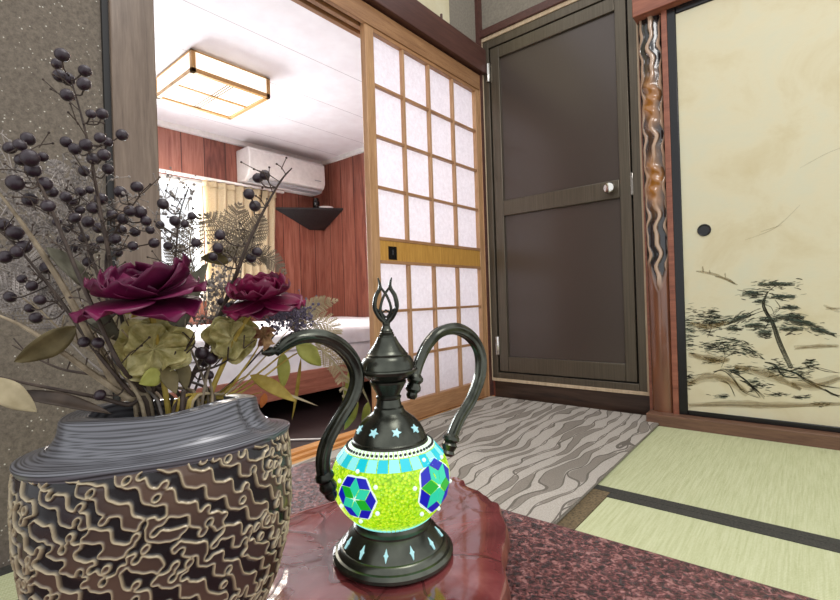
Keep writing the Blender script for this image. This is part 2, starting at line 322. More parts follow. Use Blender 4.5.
# wall with the hinged door
struct(box('wall_back_upper', (A-.01, B, 1.985), (1.6, B+.12, 2.5), M['plaster']))
struct(box('trim_8', (A, B-.024, 1.99), (-.55, B+.01, 2.032), M['nageshi'], bevel=.003))
struct(box('trim_9', (-1.36, B-.004, -.05), (-.545, B+.09, .09), M['plinth'], bevel=.002))
mb = MB(); mb.box((A+.002, B-.012, 1.969), (-.555, B+.08, 1.99)); mb.box((A+.002, B-.012, .09), (-.55, B+.08, .106)); mb.box((A+.002, B-.012, .106), (-1.371, B+.08, 1.969)); mb.box((-.572, B-.012, .106), (-.552, B+.08, 1.969))
struct(mb.build('trim_10', M['beige_trim'], bevel=.0015))
dr = struct(MB().box((-1.276, B+.012, .22), (-.664, B+.022, 1.86)).build('door_1', M['door_panel']))
mb = MB(); mb.box((-1.371, B-.006, .106), (-1.336, B+.05, 1.969)); mb.box((-.608, B-.006, .106), (-.572, B+.05, 1.969)); mb.box((-1.336, B-.006, 1.925), (-.608, B+.05, 1.969)); mb.box((-1.336, B-.006, .106), (-.608, B+.05, .138)); mb.build('door_frame', M['bronze'], dr, .002)
mb = MB(); mb.box((-1.338, B+.022, .13), (-.606, B+.045, 1.93)); mb.build('gap_backing', M['black_gap'], dr)  # dark sheet behind the leaf, paints the shade in the gap round it
for x0, x1 in ((-1.328, -1.274), (-.666, -.616)): MB().box((x0, B-.002, .144), (x1, B+.022, 1.92)).build('stile', M['bronze'], dr, .003)
MB().box((-1.274, B-.002, 1.856), (-.666, B+.022, 1.92)).build('top_rail', M['bronze'], dr, .003)
MB().box((-1.274, B-.004, .992), (-.666, B+.022, 1.077)).build('mid_rail', M['bronze'], dr, .004)
MB().box((-1.274, B-.002, .144), (-.666, B+.022, .226)).build('bottom_rail', M['bronze'], dr, .003)
for x, z in ((-1.336, 1.79), (-1.330, .285)):
    h = MB().box((x-.012, B-.014, z-.05), (x+.008, B-.002, z+.05)); h.tube([(x-.002, B-.012, z-.05), (x-.002, B-.012, z+.05)], .007, 10); h.build('hinge', M['chrome'], dr, .001)
MB().box((-.616, B-.010, .995), (-.606, B-.001, 1.095)).build('strike_plate', M['chrome'], dr, .001)
def lathe_y(prof, cx, y0, cz, n=32):
    mb = MB(); k = len(prof); vs = [(cx+r*math.cos(2*math.pi*j/n), y0-d, cz+r*math.sin(2*math.pi*j/n)) for r, d in prof for j in range(n)]
    fs = [(i*n+j, i*n+(j+1) % n, (i+1)*n+(j+1) % n, (i+1)*n+j) for i in range(k-1) for j in range(n)]
    return mb.add(vs, fs + [tuple(range(n-1, -1, -1)), tuple(range((k-1)*n, k*n))])
kn = lathe_y([(.031, 0), (.031, .004), (.024, .009), (.011, .012), (.011, .030), (.018, .034), (.026, .044), (.027, .054), (.022, .064), (.010, .068), (.001, .069)], -.700, B+.012, 1.036).build('door_knob', M['chrome'], dr)
# carved pillar between door and painted sliding panel
PX0, PX1, PY = -.536, -.445, 2.15
def pil_field():
    nu, nv = 46, 420; vs = []; cs = []
    for i in range(nv):
        z = 1.73*i/(nv-1)
        for j in range(nu):
            u = j/(nu-1); a = (u-.5)*math.pi; x = (PX0+PX1)/2 + math.sin(a)*(PX1-PX0)/2 - .012*z/1.7; y = PY + .03 - math.cos(a)*.032
            amt = min(1, max(0, (z - .60 - .05*math.sin(u*9))/.06)); wob = .055*math.sin(z*40+1.2*math.sin(u*4)) + .035*math.sin(z*75+2)
            p = math.sin((u + wob)*2*math.pi*3.3); groove = min(1, max(0, p*1.7+1.0))**.8
            k1 = math.exp(-((z-1.36)/.10)**2 - ((u-.5-.06*math.sin(z*60))/.2)**2) + math.exp(-((z-1.02)/.10)**2 - ((u-.5-.06*math.sin(z*50))/.22)**2)
            k1 = min(1, k1*1.3); groove *= amt*(1-k1)
            d = groove*.008; y += d*math.cos(a)
            y += amt*k1*.003*math.sin(z*130+u*7)
            dark = np.array(L(26, 25, 26)); tan = np.array(L(178, 150, 126)); amber = np.array(L(150, 96, 34)); red = np.array(L(112, 70, 48))
            c = tan*(1-groove)**2 + dark*(1-(1-groove)**2) if amt > .02 else red
            if 0 < amt: c = red*(1-amt) + (c*(1-k1)+amber*k1)*amt
            if amt < .5: c = c*(.82+.36*(.5+.5*math.sin(u*13+z*3)*math.sin(z*19)))
            vs.append((x, y, z)); cs.append(tuple(c))
    fs = [(i*nu+j, i*nu+j+1, (i+1)*nu+j+1, (i+1)*nu+j) for i in range(nv-1) for j in range(nu-1)]
    o = len(vs); vs += [((PX0+PX1)/2-.03, PY+.09, 0), ((PX0+PX1)/2+.03, PY+.09, 0)]; cs += [(.05, .03, .02)]*2
    top = len(vs); vs.append(((PX0+PX1)/2 - .012, PY+.03, 1.73)); cs.append((.1, .06, .04)); fs += [((nv-1)*nu+j, (nv-1)*nu+j+1, top) for j in range(nu-1)]
    return MB().add(vs, fs, cs)
n = NM('carved_pillar_lacquer'); a = n.node('ShaderNodeVertexColor'); a.layer_name = 'Col'; M['carved'] = n.fin(a.outputs[0], .2, 0, .6, .5)
struct(pil_field().build('trim_11', M['carved']))
mb = MB(); mb.box((-.552, PY+.04, -.05), (-.43, B+.02, 2.5)); mb.box((-.452, PY-.004, .0), (-.430, PY+.06, 1.73)); struct(mb.build('trim_12', M['kamoi_red'], bevel=.002))
struct(box('trim_13', (-.552, PY-.04, 1.712), (1.6, B, 1.80), M['kamoi_red'], bevel=.003))                # lintel over the painted panel
struct(box('wall_back_right', (-.43, B-.06, 1.80), (1.6, B, 2.5), M['plaster']))
struct(box('trim_14', (-.545, 2.098, -.05), (1.6, PY+.06, .046), M['sill_brown'], bevel=.003))
# bedroom shell
struct(box('floor_bedroom', (-4.1, -.8, -.14), (A-.11, 3.3, -.04), M['dark_floor']))
mb = MB(); WY0, WY1, WZ0, WZ1 = .72, 1.895, .60, 1.635
mb.box((-4.1, -.8, -.04), (-4, WY0, 2.06)); mb.box((-4.1, WY1, -.04), (-4, 3.2, 2.06)); mb.box((-4.1, WY0, -.04), (-4, WY1, WZ0)); mb.box((-4.1, WY0, WZ1), (-4, WY1, 2.06))
struct(mb.build('wall_bedroom_left', M['panel']))
struct(box('wall_bedroom_back', (-4.1, 3.2, -.04), (A-.11, 3.3, 2.06), M['panel'], bevel=0))
struct(box('wall_bedroom_right', (A-.12, 2.36, -.04), (A-.02, 3.3, 2.06), M['panel'], bevel=0))
struct(box('wall_bedroom_front', (-4.1, -.9, -.04), (A-.11, -.8, 2.06), M['panel'], bevel=0))
struct(box('ceiling', (-4.1, -.9, 2.06), (A-.09, 3.3, 2.14), M['ceiling'], bevel=0))
struct(box('trim_15', (-4.0, -.8, 2.015), (-3.965, 3.2, 2.06), M['white']))
struct(box('trim_16', (-4.0, 3.17, 2.02), (A-.11, 3.2, 2.06), M['white']))
wn_ = struct(MB().box((-4.075, WY0+.03, WZ0+.03), (-4.069, WY1-.03, WZ1-.03)).build('window_1', M['glass']))
mb = MB(); t = .04
mb.box((-4.09, WY0, WZ0), (-3.99, WY0+t, WZ1)); mb.box((-4.09, WY1-t, WZ0), (-3.99, WY1, WZ1)); mb.box((-4.09, WY0, WZ1-.06), (-3.985, WY1, WZ1)); mb.box((-4.09, WY0, WZ0), (-3.98, WY1, WZ0+t)); mb.box((-4.08, 1.31, WZ0), (-4.06, 1.35, WZ1))
mb.build('window_frame', M['white_plastic'], wn_, .003)

# ================================================================== sliding screens
F0, F1 = A-.030, A
sh = thing('shoji_screen', 'sliding shoji screen of pale wood lattice and white paper beside the dark door', 'sliding screen', (A-.015, 1.8, .006))
YL, YR = 1.352, 2.247; IL, IR = 1.402, 2.178
box('stile', (F0, YL, .006), (F1, IL, 1.722), M['shoji'], sh, .003); box('stile', (F0, IR, .006), (F1, YR-.032, 1.722), M['shoji'], sh, .003)
box('top_rail', (F0, IL, 1.683), (F1, IR, 1.722), M['shoji_h'], sh, .002)
mr = box('mid_rail', (F0, IL, .715), (F1-.002, IR, .818), M['oak'], sh, .002)
for z in (.713, .812): box('moulding', (F1-.006, IL, z-.004), (F1+.001, IR, z+.010), M['shoji_h'], mr, .001)
pb = MB(); pb.box((F1-.003, 1.452, .728), (F1+.0005, 1.457, .785)); pb.box((F1-.003, 1.498, .728), (F1+.0005, 1.503, .785)); pb.box((F1-.003, 1.457, .728), (F1+.0005, 1.498, .733)); pb.box((F1-.003, 1.457, .780), (F1+.0005, 1.498, .785)); pb.box((F1-.004, 1.457, .733), (F1-.0015, 1.498, .780)); pb.tube([(F1, 1.478, .748), (F1, 1.478, .770)], .004, 8)
pb.build('finger_pull', M['fus_black'], mr)
box('bottom_rail', (F0, IL, .006), (F1, IR, .10), M['shoji_h'], sh, .003)
yb = [IL, 1.590, 1.776, 1.972, IR]
for z0, z1 in ((.818, 1.683), (.10, .715)):
    for y in yb[1:-1]: box('lattice_bar', (F0+.008, y-.0065, z0), (F1-.003, y+.0065, z1), M['shoji'], sh, .001)
for z in (1.466, 1.250, 1.034, .506, .303): box('lattice_bar', (F0+.008, IL, z-.006), (F1-.005, IR, z+.006), M['shoji_h'], sh, .001)
for z0, z1 in ((.818, 1.683), (.10, .715)): MB().add([(F0+.006, IL, z0), (F0+.006, IR, z0), (F0+.006, IR, z1), (F0+.006, IL, z1)], [(0, 1, 2, 3)]).build('paper_sheet', M['paper'], sh)
struct(box('trim_17', (A-.04, YR-.032, 0), (A+.006, 2.22, 1.75), M['shoji'], bevel=.002))

fx0, fx1 = -.432, .47
fs_ = thing('fusuma_panel', 'cream sliding panel with an ink painted pine landscape and black frame', 'sliding panel', (0, PY, .046))
mb = MB(); mb.box((fx0, PY, .046), (-.398, PY+.03, 1.715)); mb.box((.44, PY, .046), (fx1, PY+.03, 1.715)); mb.box((-.398, PY, .046), (.44, PY+.03, .066)); mb.box((-.398, PY, 1.683), (.44, PY+.03, 1.715))
mb.build('black_frame', M['fus_black'], fs_, .003)
pp = box('paper_face', (-.40, PY+.006, .06), (.445, PY+.024, 1.69), M['fus_paper'], fs_, 0)
c = on(704, 230, 1, PY)
lathe_y([(.024, 0), (.024, .003), (.022, .0045), (.019, .003), (.018, .001), (.0005, .001)], c.x, PY+.006, c.z).build('finger_pull', M['fus_black'], fs_)
# brush strokes of the landscape, each a thin film of ink on the paper
PF = PY + .006; lay = [0]
def P(px, py):
    q = on(px, py, 1, PF); return V((q.x, 0, q.z))
def stroke(mb, pts, w0, w1=None, n=5):
    pts = spline([P(*p) for p in pts], n); k = len(pts); w1 = w0 if w1 is None else w1; lay[0] += 1; y = PF - .00015 - (lay[0] % 997)*8e-7; vs = []
    for i, p in enumerate(pts):
        t = (pts[min(i+1, k-1)] - pts[max(i-1, 0)]).normalized(); nrm = V((-t.z, 0, t.x)); ww = (w0 + (w1-w0)*i/(k-1))*(.75+.5*random.random())*(.35 + .65*math.sin(math.pi*min(1, max(.08, (i+.5)/k))))
        vs += [(p.x+nrm.x*ww, y, p.z+nrm.z*ww), (p.x-nrm.x*ww, y, p.z-nrm.z*ww)]
    mb.add(vs, [(2*i, 2*i+2, 2*i+3, 2*i+1) for i in range(k-1)])
dk, md, ws, gr = MB(), MB(), MB(), MB(); px_ = .0017      # metres of paper per photo pixel
def z4(x, y): return (630+x/4, 260+y/4)
def pad(x, y, w_, h_, n, slope=0, mb=None, wash=True):
    for _ in range(int(n*2.4)):
        dx = random.gauss(0, w_*.26); dy = random.gauss(0, h_*.3) + slope*dx
        a = random.uniform(-.3, .3)+slope; l = random.uniform(6, 15)
        q = random.choice((dk, md, gr)) if mb is None else mb
        stroke(q, [z4(x+dx-l, y+dy-l*a), z4(x+dx, y+dy+random.uniform(-2, 2)), z4(x+dx+l, y+dy+l*a)], random.uniform(.5, 1.1)*px_, None, 2)
    if wash: [stroke(q2, [z4(x-w_*.44, y+dy2-slope*w_*.44), z4(x, y+dy2-2), z4(x+w_*.44, y+dy2+slope*w_*.44)], h_*.10*px_, None, 5) for q2, dy2 in ((gr, -h_*.05), (md, h_*.15))]
for off in (-10, -8, -5, -2, 2, 5, 8, 9): stroke(dk if abs(off) > 6 or off == 2 else md, [z4(645+off, 432), z4(600+off, 335), z4(572+off*.8, 255), z4(543+off*.7, 205), z4(534+off*.5, 170), z4(552+off*.3, 125)], (1.3 if abs(off) < 6 else .7)*px_, .6*px_)
for pts in ([(545, 200), (500, 215), (440, 245)], [(570, 235), (640, 240), (710, 255), (800, 295)], [(540, 180), (565, 190), (580, 230)], [(550, 130), (600, 150), (640, 150)], [(550, 130), (510, 125), (470, 135)], [(555, 125), (590, 95)], [(580, 160), (600, 190), (580, 215)], [(545, 205), (560, 220), (590, 200)], [(560, 240), (530, 290)]):
    stroke(dk, [z4(*p) for p in pts], .9*px_, .4*px_)
for p in ((585, 97, 170, 26, 34), (490, 135, 95, 30, 26), (612, 148, 110, 26, 26), (640, 190, 70, 24, 16), (435, 235, 110, 34, 30, -.35), (415, 275, 60, 22, 14), (500, 262, 90, 34, 26), (555, 238, 80, 30, 22), (640, 228, 130, 34, 34), (690, 250, 120, 34, 30, .2), (645, 275, 110, 34, 24), (770, 285, 110, 26, 26, .25), (540, 292, 60, 40, 18), (520, 165, 50, 22, 10)): pad(*p)
for p in ((320, 225, 110, 50, 40), (300, 265, 90, 60, 30), (345, 250, 70, 50, 22), (390, 330, 150, 40, 40), (330, 345, 90, 36, 26), (420, 365, 130, 40, 36), (480, 365, 90, 40, 22, .4), (330, 400, 70, 30, 18), (240, 290, 40, 150, 40), (240, 480, 30, 50, 14)): pad(*p, **({'slope': 0} if len(p) < 6 else {}), mb=None, wash=False)
for pts in ([(365, 430), (380, 390), (375, 350), (400, 330)], [(380, 390), (420, 370)], [(375, 370), (340, 350)], [(310, 310), (325, 270), (320, 230)]): stroke(dk, [z4(*p) for p in pts], .8*px_, .35*px_)
for pts, ww in (([(330, 450), (370, 440), (410, 470), (450, 520), (520, 550)], 2.4), ([(400, 440), (450, 470), (500, 520), (540, 552)], 3), ([(540, 405), (580, 420), (610, 465), (680, 470)], 3), ([(600, 430), (660, 450), (720, 490), (840, 545)], 3.2), ([(690, 470), (760, 500), (840, 510)], 2), ([(720, 425), (780, 440), (840, 450)], 1.4), ([(360, 480), (400, 500), (420, 545)], 1.6), ([(650, 545), (680, 550), (720, 552)], 2), ([(440, 480), (480, 500), (520, 552)], 2.5), ([(230, 470), (280, 462), (330, 455)], .7), ([(780, 520), (810, 540), (840, 540)], 2.5)):
    for k in range(2): stroke(dk if k else md, [z4(x+random.uniform(-4, 4), y+random.uniform(-5, 5)) for x, y in pts], ww*.6*px_, ww*.35*px_)
for p in ((590, 435, 110, 50, 34), (660, 450, 120, 36, 30), (720, 420, 60, 36, 16), (430, 440, 120, 36, 30), (500, 500, 100, 50, 28), (360, 545, 70, 14, 10), (590, 540, 70, 14, 10), (760, 575, 60, 14, 8), (690, 548, 60, 14, 8)): pad(*p, mb=None, wash=False)
for pts, ww in (([(230, 500), (300, 470), (390, 480), (470, 540)], 16), ([(420, 430), (520, 450), (600, 480), (680, 520)], 18), ([(640, 490), (740, 500), (840, 470)], 16), ([(230, 580), (400, 575), (600, 585), (840, 580)], 12), ([(240, 380), (330, 400), (400, 400)], 14), ([(240, 250), (320, 260), (390, 250)], 14), ([(780, 190), (840, 200)], 6), ([(660, 350), (760, 345), (840, 350)], 7)):
    for k in range(3): stroke(ws, [z4(x+random.uniform(-8, 8), y+random.uniform(-10, 10)) for x, y in pts], ww*.5*px_*random.uniform(.7, 1.2))
for pts, ww in (([(265, 45), (300, 50), (350, 62), (430, 100)], 3), ([(290, 25), (293, 48)], 2), ([(318, 40), (320, 55)], 1.5), ([(380, 52), (382, 70)], 1.5), ([(340, 65), (390, 78), (420, 96)], 3)):
    for k in range(2): stroke(ws, [z4(*p) for p in pts], ww*px_)
for pts in ([(800, 168), (830, 152), (860, 142)], [(745, 240), (775, 228), (800, 205)], [(760, 232), (782, 225)]): stroke(ws, [(630+(x-630), y) for x, y in pts], 1.0*px_)
dk.build('dark_ink_pattern', M['ink'], pp); md.build('grey_ink_pattern', M['ink_mid'], pp); gr.build('green_ink_pattern', M['wash_green'], pp); ws.build('ochre_ink_pattern', M['wash'], pp)

# ================================================================== floor coverings
def tatami(x0, x1, y0, y1, label, edges, hm):
    t = thing('tatami_mat', label, 'tatami mat', ((x0+x1)/2, (y0+y1)/2, -.05), 'tatami mats on the floor')
    box('woven_surface', (x0, y0, -.05), (x1, y1, 0), M['tatami'], t, .002)
    for e in edges:
        a = {'y0': ((x0, y0-.0005), (x1, y0+.033)), 'y1': ((x0, y1-.033), (x1, y1+.0005)), 'x0': ((x0-.0005, y0), (x0+.04, y1)), 'x1': ((x1-.066, y0), (x1+.0005, y1))}[e]
        box('cloth_border', (*a[0], -.048), (*a[1], .0015), hm, t, .0008)
tatami(-.497, 1.3, 1.319, 2.098, 'pale green tatami mat below the painted sliding panel', ['y0'], M['heri'])
tatami(-.440, 1.3, .55, 1.317, 'pale green tatami mat between the red table and the black border band', ['y1'], M['heri'])
tatami(-1.355, -.441, .30, 1.317, 'tatami mat mostly covered by the grey wavy rug, brown border showing', ['x1'], M['heri_brown'])
tatami(-1.355, -.499, 1.319, 2.098, 'tatami mat under the far half of the grey wavy rug', ['y0'], M['heri'])
tatami(-1.355, -.86, -1.1, .298, 'tatami mat at the foot of the sand plaster wall behind the carved vase', ['y1', 'x0'], M['heri'])
rg = thing('rug', 'grey rug with wavy dark lines lying in front of the dark door', 'rug', (-.93, 1.45, 0))
mb = MB(); RX0, RX1, RY0, RY1 = -1.362, -.498, .75, 2.2
def rugz(u, v): return (RX0 + (RX1-RX0)*u + .022*(1-v), RY0 + (RY1-RY0)*v, .013 + .002*math.sin(u*7+v*5)*math.sin(v*9))
mb.grid(rugz, 24, 36); mb.build('pile_surface', M['rug'], rg)
mb = MB(); mb.prism([(RX0+.022, RY0), (RX1+.022, RY0), (RX1, RY1), (RX0, RY1)], .002, .0105); mb.build('binding', M['rug_edge'], rg, .003)

# ================================================================== bedroom things
cl = thing('ceiling_lamp', 'square wooden ceiling lamp with glowing paper panels in the bedroom', 'lamp', (-2.98, 1.5, 2.06))
x0, x1, y0, y1, z0, z1 = -3.245, -2.72, 1.25, 1.765, 1.932, 2.045
def bars(lst, name, mat, par):
    for a, b in lst: box(name, a, b, mat, par, .001)
t = .013
t = .026
bars([((x0, y0, z0-t/2), (x1, y0+t, z0+t/2)), ((x0, y1-t, z0-t/2), (x1, y1, z0+t/2)), ((x0, y0, z0-t/2), (x0+t, y1, z0+t/2)), ((x1-t, y0, z0-t/2), (x1, y1, z0+t/2)),
      ((x0, y0, z1-.004), (x1, y0+t, z1+.004)), ((x0, y1-t, z1-.004), (x1, y1, z1+.004)), ((x0, y0, z1-.004), (x0+t, y1, z1+.004)), ((x1-t, y0, z1-.004), (x1, y1, z1+.004)),
      *[((x, y, z0), (x+t, y+t, z1)) for x in (x0, x1-t) for y in (y0, y1-t)], (((x0+x1)/2-.009, y0, z0-.008), ((x0+x1)/2+.009, y1, z0+.004))], 'frame_bar', M['lamp_wood'], cl)
for y in (-.018, 0, .018): box('thin_bar', (x0+t, (y0+y1)/2+y-.0025, z0-.005), (x1-t, (y0+y1)/2+y+.0025, z0-.001), M['thin_line'], cl, 0)
t = .013
e = .004
for a, b in (((x0+t, y0+t, z0), (x1-t, y1-t, z0+.002)), ((x0+e, y0+t, z0+t/2), (x0+e+.002, y1-t, z1-.004)), ((x1-e-.002, y0+t, z0+t/2), (x1-e, y1-t, z1-.004)), ((x0+t, y0+e, z0+t/2), (x1-t, y0+e+.002, z1-.004)), ((x0+t, y1-e-.002, z0+t/2), (x1-t, y1-e, z1-.004))):
    box('paper_shade', a, b, M['lamp_paper'], cl, 0)
box('mount_plate', (x0+.06, y0+.06, z1), (x1-.06, y1-.06, 2.06), M['white'], cl)
ac = thing('air_conditioner', 'white wall mounted air conditioner high on the panelled bedroom wall', 'air conditioner', (-4, 2.635, 1.665))
def ac_prof(x): return x
prof = [(-4.0, 1.965), (-3.80, 1.965), (-3.775, 1.945), (-3.772, 1.76), (-3.79, 1.715), (-3.86, 1.672), (-4.0, 1.665)]
mb = MB(); k = len(prof); mb.add([(x, y, z) for y in (2.215, 3.055) for x, z in prof], [tuple(range(k)), tuple(range(2*k-1, k-1, -1))] + [(i, k+i, k+(i+1) % k, (i+1) % k) for i in range(k)]); mb.build('body', M['white_plastic'], ac, .012)
mb = MB(); mb.add([(-3.770, 2.24, 1.757), (-3.770, 3.03, 1.757), (-3.787, 3.03, 1.713), (-3.787, 2.24, 1.713), (-3.776, 2.24, 1.757), (-3.776, 3.03, 1.757), (-3.793, 3.03, 1.713), (-3.793, 2.24, 1.713)], [(0, 1, 2, 3), (7, 6, 5, 4), (0, 4, 5, 1), (1, 5, 6, 2), (2, 6, 7, 3), (3, 7, 4, 0)]); mb.build('air_flap', M['white_plastic'], ac, .002)
box('air_outlet', (-3.88, 2.25, 1.668), (-3.795, 3.02, 1.690), M['grey_plastic'], ac)
box('indicator_panel', (-3.7735, 2.92, 1.775), (-3.7705, 3.0, 1.783), M['grey_plastic'], ac, 0)
# curtain with its rail
cu = thing('curtain', 'cream curtain drawn aside at the right of the bright bedroom window', 'curtain', (-3.93, 2.25, .45))
mb = MB()
def cur(u, v):
    z = 1.60 - 1.15*v; y = 1.868 + .70*u*(1-.06*v); a = .018+.012*v; return (-3.925 + a*math.sin(u*2*math.pi*8.5 + .5*math.sin(v*3)) + .006*math.sin(u*31), y, z)
mb.grid(cur, 150, 14); mb.build('cloth', M['curtain'], cu, solid=.003)
mb = MB()
def band(u, v): return (-3.922 + .02*math.sin(u*2*math.pi*8.5), 1.865 + .706*u, 1.625 - .05*v)
mb.grid(band, 150, 3); mb.build('heading_tape', M['curtain'], cu, solid=.004)
tag(box('curtain_rail', (-3.945, .70, 1.632), (-3.915, 2.66, 1.652), M['white_plastic'], None), 'white curtain rail along the top of the bedroom window', 'curtain rail')
# corner shelf
sf = thing('corner_shelf', 'black triangular shelf in the corner of the panelled bedroom walls', 'shelf', (-3.98, 3.18, 1.36))
Pa, Pb, Pc, Pn = V((-4, 2.60, 1.485)), V((-3.68, 3.2, 1.505)), V((-4, 3.2, 1.495)), V((-3.985, 3.00, 1.315))
mb = MB(); up = V((0, 0, .018)); mb.add([Pa, Pb, Pc, Pa+up, Pb+up, Pc+up], [(0, 2, 1), (3, 4, 5), (0, 1, 4, 3), (1, 2, 5, 4), (2, 0, 3, 5)]); mb.build('shelf_board', M['shelf'], sf, .002)
mb = MB(); mb.add([Pa, Pb, Pc, Pn, V((-4, 3.2, 1.33))], [(0, 1, 3), (1, 2, 4), (1, 4, 3), (2, 0, 3, 4)]); mb.build('bracket', M['shelf'], sf)
c = on(305, 204, 0, -3.84); zc = 1.514
tag(MB().lathe([(.028, zc), (.034, zc+.01), (.036, zc+.06), (.030, zc+.075), (.026, zc+.080), (.028, zc+.10), (.024, zc+.105), (.001, zc+.106)], (-3.85, 2.99, 0), 24).build('jar', M['fus_black']), 'small black jar standing on the corner shelf', 'jar')
tag(MB().lathe([(.03, zc), (.05, zc+.004), (.075, zc+.014), (.078, zc+.017), (.05, zc+.009), (.001, zc+.006)], (-3.80, 3.07, 0), 28).build('dish', M['white_plastic']), 'shallow white dish beside the black jar on the shelf', 'dish')
# bed
bd = thing('bed', 'low wooden bed with white bedding beyond the open doorway', 'bed', (-3.0, 2.0, -.04))
bx0, bx1, by0, by1 = -3.93, -2.06, .62, 3.16
for a, b in (((bx1-.03, by0, .07), (bx1, by1, .195)), ((bx0, by0, .07), (bx0+.03, by1, .195)), ((bx0+.03, by0, .07), (bx1-.03, by0+.03, .195)), ((bx0+.03, by1-.03, .07), (bx1-.03, by1, .195))): box('side_board', a, b, M['bed_wood'], bd, .004)
for x in (bx0+.1, bx1-.25):
    for y in (by0+.2, by1-.3): box('leg', (x, y, -.04), (x+.07, y+.07, .075), M['bed_wood'], bd)
def matt(z0, z1, inset, r, seed):
    mb = MB(); xs0, xs1, ys0, ys1 = bx0+inset, bx1-inset, by0+inset, by1-inset; nx, ny = 40, 52; vs = []
    ring = []
    for i in range(ny): ring.append((xs1, ys0+(ys1-ys0)*i/(ny-1)))
    for i in range(1, nx): ring.append((xs1+(xs0-xs1)*i/(nx-1), ys1))
    for i in range(1, ny): ring.append((xs0, ys1+(ys0-ys1)*i/(ny-1)))
    for i in range(1, nx-1): ring.append((xs0+(xs1-xs0)*i/(nx-1), ys0))
    k = len(ring); lev = [(0, 0), (-.0, .3), (.006, .6), (0, .85), (-.018, .97), (-.04, 1.0), (-.25, 1.0), (-.6, 1.01)]; cx, cy = (xs0+xs1)/2, (ys0+ys1)/2
    for off, t in lev:
        for j, (x, y) in enumerate(ring):
            d = V((x-cx, y-cy, 0)); l = d.length; wob = .004*math.sin(j*.9+t*4+seed)+.003*math.sin(j*2.3+seed)
            p = V((cx, cy, 0)) + d*((l+off+wob*(t < 1))/l); vs.append((p.x, p.y, z0+(z1-z0)*t + .004*math.sin(j*.5+seed+off*20)*(t > .5)))
    fs = [(i*k+j, i*k+(j+1) % k, (i+1)*k+(j+1) % k, (i+1)*k+j) for i in range(len(lev)-1) for j in range(k)]; fs.append(tuple(range((len(lev)-1)*k, len(lev)*k)))
    return mb.add(vs, fs)
matt(.17, .325, .012, .03, 1).build('mattress', M['sheet'], bd); matt(.315, .405, -.004, .03, 4).build('duvet', M['sheet'], bd)
tag(MB().tube(spline([(-2.3, .80, -.034), (-1.95, .92, -.034), (-1.75, 1.15, -.034), (-1.60, 1.30, -.034), (-1.60, 1.5, -.034), (-1.66, 1.62, -.034), (-1.58, 1.60, -.034), (-1.525, 1.36, -.034), (-1.52, 1.18, -.034), (-1.58, 1.06, -.034), (-1.70, .88, -.034), (-1.95, .70, -.034)], 8), .004, 8).build('floor_cable', M['cable']), 'thin white cable looped on the dark bedroom floor below the bed', 'cable')

# ================================================================== table and stone slab
tb = thing('low_table', 'low table with a pitted dark red lacquer top under the stone slab', 'table', (-.1, .1, 0))
tp = [(.75, .575), (.2, .578), (-.1, .571), (-.34, .566), (-.52, .568), (-.66, .566), (-.715, .552), (-.728, .50), (-.70, .36), (-.665, .22), (-.64, .12), (-.61, .02), (-.58, -.3), (-.5, -.55), (.75, -.55)]
mb = MB(); mb.prism(list(reversed(tp)), .215, .258); top_ = mb.build('tabletop', M['table'], tb, .006)
cxt, cyt = 0, 0
mb = MB(); mb.prism([(x*.93-.0, y*.93) for x, y in reversed(tp)], .165, .216); mb.build('apron', M['table_edge'], tb, .004)
for x, y in ((-.52, .44), (.6, .44), (-.44, -.42), (.6, -.42)):
    mb = MB(); mb.tube([(x, y, 0), (x, y, .05), (x, y, .12), (x, y, .17)], [.035, .03, .038, .048], 14); mb.build('leg', M['table_edge'], tb)
sl = [(-.417, .556), (-.398, .556), (-.385, .546), (-.369, .537), (-.350, .534), (-.328, .521), (-.310, .512), (-.295, .492), (-.272, .466), (-.257, .438), (-.246, .41), (-.230, .389), (-.212, .353), (-.20, .28), (-.22, .15), (-.28, .03), (-.38, -.02), (-.48, .03), (-.53, .13), (-.53, .25), (-.505, .335), (-.492, .39), (-.475, .45), (-.460, .50), (-.44, .54)]
ss = thing('stone_slab', 'polished red stone slab with chipped edges under the lamp and vase', 'slab', (-.37, .27, .258))
pts = [V((x, y, 0)) for x, y in sl]; ring = spline(pts + [pts[0]], 5)[:-1]; cc = V((-.37, .27, 0)); k = len(ring)
if sum(ring[i].x*ring[(i+1) % k].y - ring[(i+1) % k].x*ring[i].y for i in range(k)) < 0: ring = list(reversed(ring))
mb = MB(); vs = []; lev = [(.93, .2585), (1.0, .266), (1.012, .274), (1.004, .283), (.992, .2878), (.975, .2893), (.93, .2898), (.8, .29), (.55, .29), (.3, .29)]
for s_, z in lev:
    for j, p in enumerate(ring):
        q = cc + (p-cc)*(s_ + (.004*math.sin(j*.43+math.sin(j*.17)*2)+.002*math.sin(j*.9+z*60) if z < .2895 and s_ > .95 else 0)); vs.append((q.x, q.y, z + (.0007*math.sin(j*.9+2*math.sin(j*.31)) if .262 < z < .289 else 0)))
fs = [(i*k+j, i*k+(j+1) % k, (i+1)*k+(j+1) % k, (i+1)*k+j) for i in range(len(lev)-1) for j in range(k)]
mb.add(vs, [tuple(range(k-1, -1, -1))] + fs[:4*k]); mb.build('chipped_edge', M['stone_rough'], ss)
mb = MB(); mb.add(vs[4*k:], [(i*k+j, i*k+(j+1) % k, (i+1)*k+(j+1) % k, (i+1)*k+j) for i in range(len(lev)-5) for j in range(k)] + [tuple(range((len(lev)-5)*k, (len(lev)-4)*k))]); mb.build('polished_top', M['stone'], ss)

